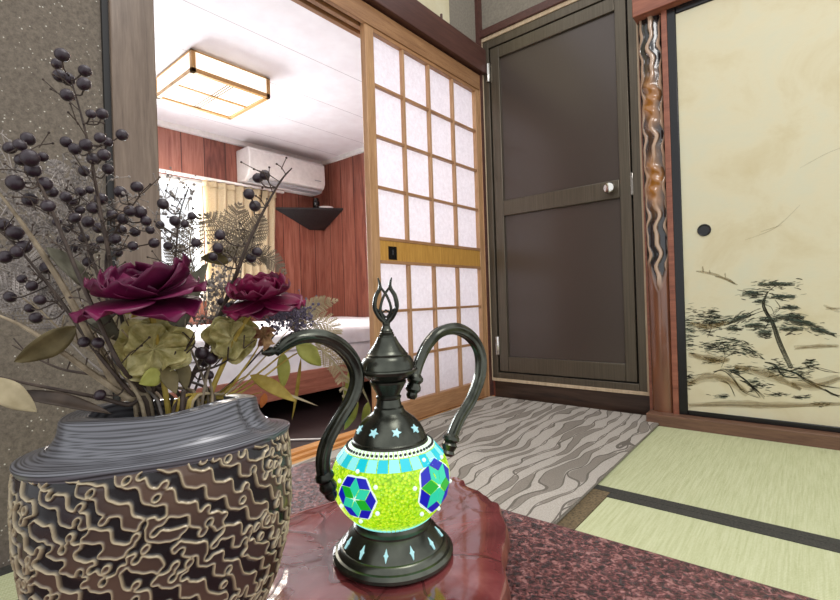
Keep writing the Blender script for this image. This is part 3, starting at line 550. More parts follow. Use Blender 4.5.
# ================================================================== carved vase
VC = V((-.397, .154, 0)); VZ = .2902
va = thing('carved_vase', 'round vase carved with wavy relief and a grey layered wooden collar', 'vase', (VC.x, VC.y, VZ))
NU, NV = 960, 270
VD = V((-math.sin(.495), math.cos(.495), 0)); VD = (RT*VD.x + FW*VD.y).normalized()      # the vase is oval: narrower along this direction
def oval_(x, y, k_=.60):
    t_ = (x-VC.x)*VD.x + (y-VC.y)*VD.y; return x - VD.x*t_*(1-k_), y - VD.y*t_*(1-k_)
uu = np.linspace(0, 2*np.pi, NU, endpoint=False); zz = np.linspace(0, 1, NV); U, Z = np.meshgrid(uu, zz)
def pn(U, Z, f, seed, n_=12):                              # smooth periodic noise
    r = np.random.default_rng(seed); o = 0
    for _ in range(n_):
        a = r.integers(1, f+1)*r.choice([-1, 1]); b = r.uniform(-f, f)*1.6; o = o + np.sin(a*U + b*Z*1.6 + r.uniform(0, 6.28))
    return o/math.sqrt(n_)*1.1
# carved relief: wandering diagonal terraces with oval islands, pale where a layer edge was cut through
ph = 18*U + 32*Z + .5*pn(U, Z, 4, 1) + .07*pn(U, Z, 22, 2, 20)
al = 26*U - 26*Z + .8*pn(U, Z, 8, 5)
fld = np.sin(ph + .75*np.sin(al) + .22*np.sin(2*al+.7)) + .05*pn(U, Z, 30, 3, 16)
rr_ = np.random.default_rng(11); isl = np.zeros_like(U); sgn = np.sign(fld)
for a in range(64):
    for b in range(18):
        u0 = 2*np.pi*(a + .5*(b % 2) + rr_.uniform(-.22, .22))/64; z0_ = (b + .5 + rr_.uniform(-.25, .25))/18; du = (U-u0+np.pi) % (2*np.pi) - np.pi; dz = Z-z0_
        x_ = du*.9 + dz*.28; y_ = dz*1.0 - du*.25; g_ = np.exp(-((x_/.027)**2 + (y_/.016)**2)); f0 = fld[min(NV-1, max(0, int(z0_*NV))), int(u0/(2*np.pi)*NU) % NU]
        isl += -np.sign(f0)*(1.0+abs(f0))*1.2*g_*(abs(f0) > .8)
f_ = fld + isl
gu = (np.roll(f_, -1, 1)-np.roll(f_, 1, 1))/(2*2*np.pi/NU*.095); gz = np.gradient(f_, axis=0)/(.152/NV); gm = np.sqrt(gu**2+gz**2) + 25
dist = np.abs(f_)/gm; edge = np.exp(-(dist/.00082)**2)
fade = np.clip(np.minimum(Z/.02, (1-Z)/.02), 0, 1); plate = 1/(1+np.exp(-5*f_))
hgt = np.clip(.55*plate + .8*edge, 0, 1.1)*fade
prof_t = [0, .06, .2, .4, .6, .8, .93, 1.0]; prof_r = [.066, .072, .083, .0925, .0965, .0970, .0962, .0945]
R = np.interp(Z, prof_t, prof_r) + .0012*np.sin(3*U+1) - .0030*(1-hgt)*fade
H_ = .152; ZZ = VZ + H_*Z + .0015*np.sin(2*U+.5)*Z
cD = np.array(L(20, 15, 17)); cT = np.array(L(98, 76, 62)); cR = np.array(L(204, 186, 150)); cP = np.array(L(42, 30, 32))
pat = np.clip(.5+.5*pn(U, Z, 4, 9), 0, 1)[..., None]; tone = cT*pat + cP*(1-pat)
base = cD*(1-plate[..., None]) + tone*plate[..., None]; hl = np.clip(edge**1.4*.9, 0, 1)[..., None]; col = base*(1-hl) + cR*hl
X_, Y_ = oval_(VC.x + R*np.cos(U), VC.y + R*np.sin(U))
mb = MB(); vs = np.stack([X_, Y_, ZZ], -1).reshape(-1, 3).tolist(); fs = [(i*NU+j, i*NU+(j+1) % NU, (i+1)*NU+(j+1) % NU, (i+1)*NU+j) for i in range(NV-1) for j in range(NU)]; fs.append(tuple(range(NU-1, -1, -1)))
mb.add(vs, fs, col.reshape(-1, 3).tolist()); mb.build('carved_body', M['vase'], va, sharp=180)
zs = VZ + H_; pr = [(.0935, zs-.004), (.0955, zs), (.0958, zs+.002), (.0945, zs+.0032), (.089, zs+.0045), (.081, zs+.007), (.075, zs+.0115), (.0710, zs+.018), (.0695, zs+.0245), (.0688, zs+.0285), (.0670, zs+.030), (.060, zs+.0305), (.053, zs+.030), (.0505, zs+.0285), (.049, zs+.01), (.048, zs-.03), (.047, zs-.08), (.001, zs-.082)]
pr = [(p.x, p.z) for p in spline([V((r, 0, z)) for r, z in pr], 8)]; n_ = 200; vs = []; cs = []; arc = 0; g0, g1 = np.array(L(42, 41, 43)), np.array(L(112, 112, 117))
for i_, (r, z) in enumerate(pr):
    if i_: arc += math.hypot(r-pr[i_-1][0], z-pr[i_-1][1])
    for j in range(n_):
        a = 2*math.pi*j/n_; k1 = 1 + .012*math.sin(3*a+.6) + .006*math.sin(5*a+2); notch = math.exp(-((((a - .55) + math.pi) % (2*math.pi) - math.pi)/.10)**2)
        if .09 > r > .06 and z > zs: k1 -= .06*notch
        x, y = oval_(VC.x+r*k1*math.cos(a), VC.y+r*k1*math.sin(a), .60 - .03*min(1, max(0, (z-zs)/.03)) if z > zs else .60 if r > .06 else .57)
        vs.append((x, y, z + .0015*math.sin(2*a+.5) + .001*math.sin(4*a)*(z > zs+.01)))
        q_ = .5+.5*math.sin(arc*2*math.pi/.0027 + 2.6*math.sin(2*a+arc*60) + 1.6*math.sin(5*a+1+arc*150) + 1.2*math.sin(arc*900) + 5*notch); cs.append(tuple(g0 + (g1-g0)*(1-(1-q_)**2.2)))
mb = MB(); mb.add(vs, [(i*n_+j, i*n_+(j+1) % n_, (i+1)*n_+(j+1) % n_, (i+1)*n_+j) for i in range(len(pr)-1) for j in range(n_)] + [tuple(range((len(pr)-1)*n_, len(pr)*n_))], cs); mb.build('layered_collar', M['collar'], va, sharp=60)

# ================================================================== mosaic lamp
LC = at(393.5, 553, .482); lx, ly = LC.x, LC.y; LZ = .2902; K = .482/FPX
lm = thing('mosaic_lamp', 'ewer shaped bronze table lamp with a glowing lime mosaic globe', 'lamp', (lx, ly, LZ))
lo = (lx, ly)
MB().lathe([(.001, LZ), (.058, LZ), (.0615, LZ+.003), (.0615, LZ+.006), (.059, LZ+.009), (.0565, LZ+.0095), (.0555, LZ+.012), (.0535, LZ+.0145), (.0515, LZ+.015), (.0505, LZ+.0165), (.047, LZ+.0225), (.043, LZ+.0275), (.0395, LZ+.031), (.0395, LZ+.033), (.037, LZ+.0345), (.0355, LZ+.037), (.0345, LZ+.041), (.035, LZ+.044), (.001, LZ+.044)], lo, 64).build('base', M['bronze_lamp'], lm)
base_o = lm.children[-1]
GC = V((lx, ly, .3712)); GR = .0606; GEU, GEL = .77, .86                       # globe: slightly flattened sphere
gp = []
for i in range(41):
    a = -.945 + (.945+.88)*i/40; gp.append((GR*math.cos(a), GC.z + GR*(GEU if a > 0 else GEL)*math.sin(a)))
gl = MB().lathe(gp, lo, 72).build('globe', M['lime'], lm)
def gpt(d, lift=1.012):                                           # direction -> point on the globe
    d = V(d).normalized(); GE = GEU if d.z > 0 else GEL; s_ = 1/math.sqrt(d.x**2 + d.y**2 + (d.z/GE)**2); return GC + d*(GR*s_*lift)
def gdir(px, py):                                                 # where that line of sight meets the globe
    GE = GEU if py < 470 else GEL; r = ray(px, py).normalized(); o = CAM - GC; a = r.x**2+r.y**2+(r.z/GE)**2; b = 2*(o.x*r.x+o.y*r.y+o.z*r.z/GE**2); c = o.x**2+o.y**2+(o.z/GE)**2-GR**2
    t = (-b - math.sqrt(max(0, b*b-4*a*c)))/(2*a); return (o + r*t).normalized()
def tile(mb, dirs, lift=1.014):
    nn = len(dirs); top = [gpt(d, lift) for d in dirs]; bot = [gpt(d, .995) for d in dirs]
    mb.add(top+bot, [tuple(range(nn))] + [(i, nn+i, nn+(i+1) % nn, (i+1) % nn) for i in range(nn)])
def sph(az, el):                                                  # angles on the squashed globe
    return V((math.cos(az)*math.cos(el), math.sin(az)*math.cos(el), math.sin(el)*(GEU if el > 0 else GEL)))
mbs = {k: MB() for k in ('turq', 'pale', 'pale2', 'pale3', 'dark_bead')}
NT = 30
for i in range(NT):
    a0, a1 = 2*math.pi*(i+.05)/NT, 2*math.pi*(i+.95)/NT; k = 'turq' if i % 2 else 'pale'
    tile(mbs[k], [sph(a0, .46), sph(a1, .46), sph(a1, .70), sph(a0, .70)])
for i in range(NT*2):
    a0, a1 = 2*math.pi*(i+.1)/NT/2, 2*math.pi*(i+.9)/NT/2
    tile(mbs['pale2'], [sph(a0, .72), sph(a1, .72), sph(a1, .86), sph(a0, .86)], 1.006)
    tile(mbs['pale3'], [sph(a0, -.90), sph(a1, -.90), sph(a1, -.82), sph(a0, -.82)])
    mbs['dark_bead'].sphere(gpt(sph((a0+a1)/2, .775), 1.012), .0015, 6, 4)
mbs['turq'].build('turquoise_tile_pattern', M['turq'], gl); mbs['pale'].build('pale_tile_pattern', M['pale'], gl); mbs['pale2'].build('rim_tile_pattern', M['bead'], gl); mbs['pale3'].build('foot_tile_pattern', M['pale'], gl); mbs['dark_bead'].build('dark_dot_pattern', M['dark_bead'], gl)
def flower(d, r, rot, name):
    d = V(d).normalized(); e1 = d.cross(V((0, 0, 1))).normalized(); e2 = e1.cross(d); S3 = math.pi/3
    def g(q, a): return e1*(q*math.cos(a)) + e2*(q*math.sin(a))
    mb = MB()
    def put(ps, cm):
        cen = sum(ps, V((0, 0, 0)))/len(ps); mb.cm = cm; tile(mb, [d + cen + (p-cen)*.93 for p in ps], 1.020)
    mb.cm = 3; n_ = 24; mb.add([gpt(d)*1.0] + [gpt(d + g(r*(1.0+.07*math.cos(6*(2*math.pi*k/n_-rot-S3/2))), 2*math.pi*k/n_), 1.008) for k in range(n_)], [(0, 1+k, 1+(k+1) % n_) for k in range(n_)])
    for i in range(6):
        a = rot + i*S3; put([g(.012, a), g(r*.5, a-S3/2), g(r*.88, a), g(r*.5, a+S3/2)], 1 if i % 3 == 0 else 0)
        b = a + S3/2; put([g(r*.5, b), g(r*.88, a), g(r*1.02, b), g(r*.88, a+S3)], 2)
    mb.cm = 3
    for i in range(6): mb.sphere(gpt(d + g(r*1.16, rot+i*S3), 1.01), .0021, 8, 6)
    return mb.build(name, [M['teal'], M['green'], M['blue'], M['bead']], gl)
d1 = gdir(355, 499); flower(d1, .37, .5, 'mosaic_flower'); d2 = gdir(439, 486); flower(d2, .46, .2, 'mosaic_flower')
az1 = math.atan2(d1.y, d1.x); az2 = math.atan2(d2.y, d2.x)
gap = (az1 - az2) % (2*math.pi)
if gap < math.pi: az1, az2 = az2, az1; gap = 2*math.pi - gap
for k in (1, 2): flower(sph(az2 + gap*k/3, -.05), .40, .3, 'mosaic_flower')
def rz(y): return .55 - (y - 301)*K                               # photo row on the lamp's axis -> height
cap = MB().lathe([(r_*K, rz(y_)) for r_, y_ in ((38.5, 445), (40, 443.5), (40, 442), (38.5, 440.5), (37.5, 438.5), (37.5, 437), (36, 436), (34, 430), (30.5, 424), (26, 419), (20.5, 414.5), (16.5, 411.5), (15, 409), (14.6, 407), (13, 405.5), (12, 401), (11.6, 398.5), (12.6, 397.5), (12.8, 396), (11.4, 394.5), (13, 391), (16.5, 385), (18, 382.5), (18.2, 380.5), (16.5, 379.5), (21, 377.5), (25, 374), (27, 372.5), (27.4, 371.3), (29.6, 370.6), (30, 369.4), (29.4, 368.2), (26.6, 367.6), (26.4, 364), (25.4, 360), (23, 356.5), (20.5, 355), (20.8, 353.6), (19.2, 352.6), (17.5, 350), (14.5, 346), (11.8, 342), (9.8, 338), (9.2, 336.6), (7.6, 336.2), (7.6, 335), (8, 334.2), (6.8, 333.5), (7.2, 332.4), (6, 331.5), (6.2, 330.2), (4.6, 328.5), (3.6, 325.5), (4, 323.5), (4, 322.5), (0.5, 322))], lo, 64).build('bell_cap', M['bronze_lamp'], lm, sharp=25)
# tulip shaped open wire finial, facing the doorway side
fd = V((RT.x, RT.y, 0)); fc = V((lx, ly, 0)); fin = MB()
def fp(dx, y): return fc + fd*(dx*K) + V((0, 0, rz(y)))
for s_ in (-1, 1):
    fin.tube(spline([fp(s_*1, 323), fp(s_*6.5, 317), fp(s_*11, 307), fp(s_*9.5, 296), fp(s_*5, 287), fp(s_*6.8, 277.5)], 6), lerp_list([2.0*K, 2.3*K, 2.3*K, 2.2*K, 1.9*K, .6*K], 31), 8)
    fin.tube(spline([fp(s_*.6, 321), fp(s_*5, 312), fp(s_*4.5, 304), fp(s_*1, 295), fp(s_*-4, 288)], 6), lerp_list([1.5*K, 1.5*K, 1.4*K, 1.4*K, 1.2*K], 25), 7)
fin.tube([fp(-4.5, 313), fp(0, 310), fp(4.5, 313)], 1.1*K, 7); fin.tube(spline([fp(-9, 309), fp(-5, 312), fp(0, 317), fp(5, 312), fp(9, 309)], 4), 1.1*K, 7)
fin.build('tulip_finial', M['bronze_lamp'], lm)
WD = (RT*.77 - FW*-.0 + V((0, 0, 0)))                             # vertical plane of spout and handle
wd = (RT*.80 + FW*.60).normalized(); nrm = wd.cross(UPZ)
def onl(px, py):
    r = ray(px, py); t = (V((lx, ly, 0)) - V((CAM.x, CAM.y, 0))).dot(nrm)/r.dot(nrm); return CAM + r*t
def arm(name, pix, rad, knobs, n=9):
    pts = spline([onl(*p) for p in pix], n); rr = lerp_list(rad, len(pts)); mb = MB(); mb.tube(pts, rr, 30, 6, .11, .05)
    for (ax, ay, bx, by, prof) in knobs:
        a, b = onl(ax, ay), onl(bx, by); m_ = len(prof); mb.tube([a.lerp(b, i/(m_-1)) for i in range(m_)], prof, 16)
    return mb.build(name, M['bronze_lamp'], lm)
arm('spout', [(329, 487), (324, 474), (323, 458), (328, 440), (339, 420), (351, 400), (357, 380), (353, 362), (340, 346), (322, 337), (303, 336.5), (288, 342), (276, 352)],
    [.0062, .0066, .0068, .0068, .0064, .0066, .0068, .0070, .0068, .0066, .0062, .0055, .0035], [(323, 472, 333, 500, [.0068, .0088, .0092, .0070, .0074, .0086, .0080, .0058, .0062, .0050, .0024]), (278, 351, 262, 352, [.0046, .0028, .0040, .0044, .0034, .0022])])
arm('handle', [(449, 448), (452, 436), (460, 418), (472, 398), (480, 375), (480, 354), (472, 338), (457, 329), (440, 332), (428, 344), (420, 360), (415, 376)],
    [.0066, .0062, .0062, .0064, .0068, .0070, .0068, .0066, .0062, .0058, .0054, .0050], [(452, 434, 447, 456, [.0062, .0098, .0100, .0070, .0092, .0080, .0066, .0085, .0050]), (416, 374, 411, 399, [.0055, .0088, .0090, .0064, .0082, .0084, .0056, .0060, .0040])])
for kx, ky, par, rad_, z_, cnt in ((0, 0, cap, 31*K, rz(424.8), 9), (0, 0, base_o, .0472, LZ+.0222, 12)):
    for i in range(cnt):                                         # pierced stars lit from inside
        a = 2*math.pi*i/cnt + .1; tn = V((-math.sin(a), math.cos(a), 0)); nz_ = V((math.cos(a)*.75, math.sin(a)*.75, .66)); sl_ = nz_.cross(tn).normalized(); c_ = V((lx+rad_*math.cos(a), ly+rad_*math.sin(a), z_)) + nz_*.0004
        if (c_ - V((lx, ly, c_.z))).dot(CAM - c_) < 0: continue
        mb = MB(); ring_ = []
        m_ = 10 if par is cap else 8
        for j in range(m_):
            b = 2*math.pi*j/m_; q_ = (.0050 if j % 2 == 0 else .0024) if par is cap else (.0024, .0019, .0062, .0019)[j % 4]; ring_.append(c_ + tn*math.cos(b)*q_ + sl_*math.sin(b)*q_)
        mb.add([p+nz_*.0007 for p in ring_] + [p-nz_*.002 for p in ring_], [tuple(range(m_))] + [(i2, m_+i2, m_+(i2+1) % m_, (i2+1) % m_) for i2 in range(m_)]); mb.build('pierced_star', M['cutout'], par)

# ================================================================== the dried and silk flowers standing in the vase
MOUTH = V((VC.x, VC.y, VZ+H_+.03))
def mouth(da=None, r=None):
    a = random.uniform(0, 6.28) if da is None else da; r = random.uniform(.012, .036) if r is None else r
    x0, y0 = oval_(VC.x+math.cos(a)*r, VC.y+math.sin(a)*r, .57); x1, y1 = oval_(VC.x+math.cos(a)*r*.8, VC.y+math.sin(a)*r*.8, .57)
    return [V((x0, y0, MOUTH.z+.004)), V((x1, y1, MOUTH.z-.06))]
def plantthing(name, label, cat, group='stems arranged in the carved vase'):
    return thing(name, label, cat, (MOUTH.x, MOUTH.y, MOUTH.z-.06), group)
def stem_to(par, pix, d, rad, mat, name='stem', a=None, r=None):
    pts = [at(x, y, dd) for (x, y), dd in zip(pix, d if hasattr(d, '__len__') else [d]*len(pix))] + mouth(a, r)
    pts = spline(pts, 5); MB().tube(pts, lerp_list([rad*.25, rad*.6, rad*.9, rad, rad], len(pts)), 7).build(name, mat, par); return pts
def leafmesh(mb, p0, p1, w_, sag=.0, fold=.25, twist=0., nrm=None):
    p0, p1 = V(p0), V(p1); ax = p1-p0; l = ax.length; ax.normalize(); view = (CAM - (p0+p1)/2).normalized() if nrm is None else V(nrm); side = ax.cross(view).normalized(); up = side.cross(ax).normalized()
    side, up = side*math.cos(twist)+up*math.sin(twist), up*math.cos(twist)-side*math.sin(twist)
    def fn(u, v):
        ww = w_*(math.sin(math.pi*u**.85))**.8*(1-.15*u); s_ = (v-.5)*2
        return p0 + ax*(l*u) + side*(s_*ww*.5) + up*(abs(s_)*ww*fold*.5 + sag*l*math.sin(math.pi*u) + .03*w_*math.sin(u*16)*abs(s_))
    mb.grid(fn, 14, 7)
def leaf(par, a, b, wpx, d0, d1, mat, sag=.06, twist=.25, name='leaf', solid=.0006):
    mb = MB(); leafmesh(mb, at(*a, d0), at(*b, d1), wpx*(d0+d1)/2/FPX, sag, .25, twist); return mb.build(name, mat, par, solid=solid)

# --- silk peonies
def peony(name, label, cx, cy, d, rad, axis, mat, seed, stem_pix):
    r_ = random.Random(seed); c = at(cx, cy, d); par = plantthing(name, label, 'flower', None); ax = V(axis).normalized()
    e1 = ax.cross(V((.3, .2, 1))).normalized(); e2 = ax.cross(e1)
    layers = [(7, 1.0, .0, .85, .2), (6, .86, .24, .8, .4), (5, .60, .42, .75, .6), (4, .38, .7, .62, .8)]
    for li, (cnt, ln, tilt, wd_, cup) in enumerate(layers):
        for i in range(cnt):
            a = 2*math.pi*(i + .5*li + r_.uniform(-.28, .28))/cnt; out = e1*math.cos(a)+e2*math.sin(a); sd = ax.cross(out).normalized(); tl = tilt + r_.uniform(-.2, .2); L_ = rad*ln*r_.uniform(.9, 1.1); W_ = rad*wd_*r_.uniform(.9, 1.1); wv_ = r_.uniform(0, 6)
            def fn(u, v, out=out, sd=sd, tl=tl, L_=L_, W_=W_, wv_=wv_, cup=cup, li=li):
                s_ = (v-.5)*2; ang = tl + cup*.9*u*u*(.6 if li else -.6); dirv = out*math.cos(ang) + ax*math.sin(ang); nn = ax*math.cos(ang) - out*math.sin(ang)
                wprof = W_*.5*(.25 + 1.0*math.sin(math.pi*min(1, u*.82+.02))); ue = u*(1-.10*s_*s_)
                return c + dirv*(L_*(.06+.94*ue)) + sd*(s_*wprof) + nn*(cup*.35*W_*s_*s_*(.4+.6*u)*.6 + (.085*W_*math.sin(s_*6+wv_) + .08*W_*u)*(u**3))
            mb = MB(); mb.grid(fn, 11, 9); mb.build('petal', mat, par, solid=.0006)
    mb = MB()
    for i in range(16):
        a = i*2.4; q = rad*.12*math.sqrt(i/16); b_ = c + (e1*math.cos(a)+e2*math.sin(a))*q; mb.tube([b_, b_ + ax*rad*.3 + (e1*math.cos(a)+e2*math.sin(a))*q*.6], .0007, 5)
    mb.build('stamens', M['stem_gold'], par)
    mb = MB()
    for i in range(5):
        a = 2*math.pi*i/5; leafmesh(mb, c - ax*rad*.05, c - ax*rad*.22 + (e1*math.cos(a)+e2*math.sin(a))*rad*.42, rad*.2, .05, .3, .2)
    mb.build('sepals', M['stem_gold'], par)
    pts = [c - ax*rad*.05] + [at(x, y, dd) for x, y, dd in stem_pix]; pts = spline(pts, 6); MB().tube(pts, lerp_list([.0028, .0020, .0022, .0024], len(pts)), 8).build('stem', M['stem_gold'], par); return par
p1 = peony('silk_peony', 'large dark magenta silk peony at the left above the vase', 146, 298, .355, .046, (.14, -.22, 1), M['petal'], 3, [(154, 325, .36), (160, 360, .37), (167, 402, .375), (170, 425, .375)])
p2 = peony('silk_peony', 'smaller crimson silk peony at the right with its centre facing up', 262, 298, .40, .034, (.2, -.28, 1), M['petal_red'], 5, [(246, 320, .40), (230, 350, .40), (214, 385, .395), (205, 412, .385)])
def crinkle(par, cx, cy, d, rx, seed, name='crinkled_leaf'):
    r_ = random.Random(seed); c = at(cx, cy, d); view = (CAM-c).normalized(); e1 = view.cross(V((0, 0, 1))).normalized()*-1; e2 = e1.cross(view)*-1; R_ = rx*d/FPX; o = [r_.uniform(0, 6) for _ in range(4)]
    for lo_, off, sc in ((0, .000, 1.0), (1, .006, .8), (2, -.007, .95)):
        mb = MB()
        def fn(u, v):
            a = 2*math.pi*v; q = u*R_*sc*(1 + .13*math.sin(3*a+o[0]+lo_) + .07*math.sin(7*a+o[1])); z = .22*R_*math.sin(5*a+o[2]+lo_)*u + .10*R_*math.sin(11*a+u*5+o[3])*u + .35*R_*u*u
            return c + e1*(q*math.cos(a)) + e2*(q*math.sin(a)*.92) + view*(z+off)
        mb.grid(fn, 9, 48); mb.build(name, M['crinkle'], par, solid=.0005)
crinkle(p1, 154, 349, .368, 33, 1); crinkle(p2, 232, 338, .405, 24, 2)
leaf(p1, (160, 372), (139, 384), 20, .36, .345, M['leaf_lime']); leaf(p1, (163, 366), (176, 394), 17, .365, .36, M['leaf_olive'])
leaf(p2, (180, 358), (186, 390), 15, .39, .385, M['leaf_olive'])

# --- berry branches
berry_me = [None]
def berry_branch(label, pix, d, berries, rad=.0016, mat='stem_dark', twigs=True, br=.0047, a=None, seed=0, r=None):
    r_ = random.Random(seed); par = plantthing('berry_branch', label, 'branch'); pts = stem_to(par, pix, d, rad, M[mat], 'stem', a, r); dd = d[0] if hasattr(d, '__len__') else d
    n0 = len(pts); tw = MB()
    cands = pts[:max(6, n0-6)]
    for i, bb in enumerate(berries):
        bx, by = bb[:2]; size = bb[2] if len(bb) > 2 else 1.
        base_ = min(cands, key=lambda p: (at(bx, by, (p-CAM).dot(FW)) - p).length + .4*abs(p.z - at(bx, by+12, (p-CAM).dot(FW)).z)); bd_ = (base_-CAM).dot(FW) + r_.uniform(-.022, .022); c = at(bx, by, bd_); rr = br*size*r_.uniform(.9, 1.12)
        md_ = (base_+c)/2 + V((r_.uniform(-.004, .004), r_.uniform(-.004, .004), -.004)); tw.tube(spline([base_, md_, c], 3), .0006, 5)
        if berry_me[0] is None:
            mb = MB(); mb.sphere((0, 0, 0), 1., 16, 12, (1, 1, .96)); mb.sphere((0, 0, .97), .09, 8, 5); o = mb.build('berry', M['berry'], None); berry_me[0] = o.data; me = o.data
            for v in me.vertices: v.co = v.co - V((0, 0, .96))
            bpy.data.objects.remove(o)
        o = bpy.data.objects.new('berry', berry_me[0]); C.objects.link(o); o.parent = par; o.location = c - par.location; o.scale = (rr, rr, rr*r_.uniform(.9, 1.05)); o.rotation_euler = (r_.uniform(-1, 1), r_.uniform(-1, 1), 0)
    if twigs:
        for i in range(3, n0-10, 2):
            p = pts[i]; e_ = p + V((r_.uniform(-.02, .02), r_.uniform(-.02, .02), r_.uniform(.002, .018))); tw.tube([p, (p+e_)/2 + V((0, 0, .002)), e_], .00045, 5); e2 = e_ + V((r_.uniform(-.008, .008), r_.uniform(-.008, .008), .006)); tw.tube([(p+e_)/2, e2], .0004, 4); tw.sphere(e2, .0010, 6, 4); tw.sphere(e_, .0010, 6, 4)
    if tw.v: tw.build('twigs', M[mat], par)
    return par
berry_branch('tall berry branch topped by a cluster of dark berries against the sand wall', [(70, 76), (77, 100), (85, 130), (93, 168), (99, 205), (106, 240), (118, 300), (135, 360)], [.37]*6+[.38, .385],
    [(62, 55), (57, 64), (60, 76), (68, 79), (85, 71), (84, 84), (67, 95), (102, 114), (91, 114, .8), (122, 135), (66, 142), (86, 145), (75, 149, .9), (100, 138, .8), (108, 142, .8), (93, 159), (104, 155), (84, 171), (108, 169)], seed=1, a=2.4)
berry_branch('berry branch with the dense middle cluster of dark berries behind the magenta peony', [(140, 196), (128, 212), (113, 236), (106, 262), (112, 300), (132, 350)], [.39, .39, .395, .40, .40, .395],
    [(120, 192), (137, 187), (101, 199), (93, 208), (112, 215), (130, 211, .9), (140, 212), (123, 219), (121, 230), (88, 222), (99, 228), (115, 239), (135, 232), (150, 230, .9), (154, 243, .9), (118, 253), (133, 246, .8), (146, 221, .9)], seed=2, a=3.2)
berry_branch('berry branch with many small dark berries low at the left of the tall branch', [(60, 190), (72, 210), (84, 236), (98, 275), (120, 340)], [.42]*5,
    [(66, 197), (72, 202), (80, 210), (75, 218), (68, 228, .9), (62, 240, .9), (84, 238), (76, 248), (94, 248), (88, 262), (57, 222, .9), (80, 192, .8), (101, 240, .9), (90, 190, .8)], seed=3, a=3.6)
berry_branch('berry branch leaning far left with large berries at the picture edge', [(18, 138), (30, 165), (45, 195), (62, 235), (85, 290), (120, 365)], [.34]*6,
    [(20, 145), (28, 139), (30, 158, 1.15), (22, 160), (33, 170, 1.2), (15, 183, 1.1), (45, 184, 1.1), (30, 200, 1.2), (43, 157, .8), (10, 148, .9), (48, 206), (52, 192, .9)], seed=4, a=3.4)
berry_branch('berry branch reaching low and left with scattered single berries', [(-8, 225), (15, 245), (35, 268), (60, 300), (95, 350), (130, 392)], [.35]*5+[.36],
    [(4, 225), (15, 233, 1.1), (24, 247, 1.1), (17, 252, .9), (5, 257, 1.1), (47, 268, 1.1), (32, 286, .9), (36, 318), (30, 308, .9), (10, 297, 1.0), (40, 300, .8), (22, 279, .8), (100, 395, .9), (84, 342, .9), (98, 343, 1)], seed=5, a=3.9)
berry_branch('bare dark branch with few berries rising at the right of the flowers', [(292, 168), (280, 182), (262, 214), (247, 246), (236, 275), (219, 318), (205, 350), (187, 388)], [.41]*7+[.40],
    [(258, 178), (265, 175), (249, 194), (255, 206), (220, 235), (257, 252), (251, 258, .9), (218, 248, .9), (213, 257, .9), (189, 342, 1.1), (202, 353, 1.1), (211, 358, 1.1), (204, 362, 1.0), (209, 375, .9), (230, 307, 1.), (222, 302, .9), (241, 313, .9)], rad=.0021, seed=6, a=.3)
berry_branch('slender berry branch crossing the bright bedroom window', [(188, 190), (182, 206), (178, 225), (176, 250), (170, 300), (168, 360)], [.43]*6,
    [(163, 204), (175, 221), (185, 224, .8), (192, 216, .8), (168, 246, .8), (196, 243, .8), (182, 247, .7), (160, 225, .8)], rad=.0011, seed=8, a=1.5)

# --- ferns and fillers
def frond(mb, pts, w_, npin=16, leaflets=8, lw=.2, nrm=None):
    pts = spline(pts, 8); k = len(pts); L_ = sum((pts[i+1]-pts[i]).length for i in range(k-1)); mb.tube(pts, lerp_list([.0009, .0004], k), 5); view = None
    for i in range(npin):
        f = (i+.8)/npin; idx = min(k-2, int(f*(k-1))); p = pts[idx]; t = (pts[idx+1]-pts[idx]).normalized(); vw = (CAM-p).normalized() if nrm is None else V(nrm); sd = t.cross(vw).normalized(); ln = w_*math.sin(math.pi*(.12+.85*f)**.8)*.5
        for s_ in (-1, 1):
            d_ = (sd*s_ + t*.75).normalized(); e_ = p + d_*ln + vw*random.uniform(-.15, .15)*ln; mb.tube([p, e_], .0004, 4)
            for q in range(leaflets):
                g = (q+.7)/leaflets; b_ = p.lerp(e_, g); ll = ln*lw*(1-.6*g)+.0012
                for s2 in (-1, 1):
                    dd_ = (t*s2*.9 + d_*.6).normalized(); wv_ = d_.cross(vw).normalized(); a_ = b_ + dd_*ll; pr_ = dd_.cross(vw).normalized()*ll*.22; mb.add([b_, b_.lerp(a_, .5)+pr_, a_, b_.lerp(a_, .5)-pr_], [(0, 1, 2, 3)])
def fern(label, fronds, stem_pix, d, mat, a, lw=.17, npin=13, leaflets=7):
    par = plantthing('dried_fern', label, 'fern'); stem_to(par, stem_pix, d, .0012, M[mat], 'stem', a)
    for pix, wpx, dd in fronds:
        mb = MB(); frond(mb, [at(x, y, q) for (x, y), q in zip(pix, dd if hasattr(dd, '__len__') else [dd]*len(pix))], wpx*.42/FPX, npin, leaflets, lw); mb.build('frond', M[mat], par)
    return par
fern('dark feathery fern fanned out in front of the cream curtain', [([(242, 264), (233, 244), (218, 226), (206, 214)], 42, .44), ([(243, 262), (240, 240), (236, 220), (240, 203)], 42, .45), ([(245, 258), (252, 240), (258, 226), (262, 214)], 30, .45), ([(246, 262), (262, 256), (274, 262), (286, 274)], 26, .44)], [(242, 264), (236, 300), (215, 350)], [.44, .43, .41], 'fern_dark', .6)
fern('pale beige fern arching over the twisted spout of the lamp', [([(290, 326), (306, 310), (322, 304), (338, 300)], 22, .46), ([(290, 328), (312, 322), (330, 326), (341, 344)], 32, .46), ([(292, 330), (305, 316), (312, 304), (325, 296)], 18, .47), ([(300, 340), (325, 352), (340, 368), (344, 398)], 34, [.47, .48, .48, .47])], [(290, 328), (262, 360), (228, 392)], [.45, .43, .41], 'fern_beige', .2, .2)
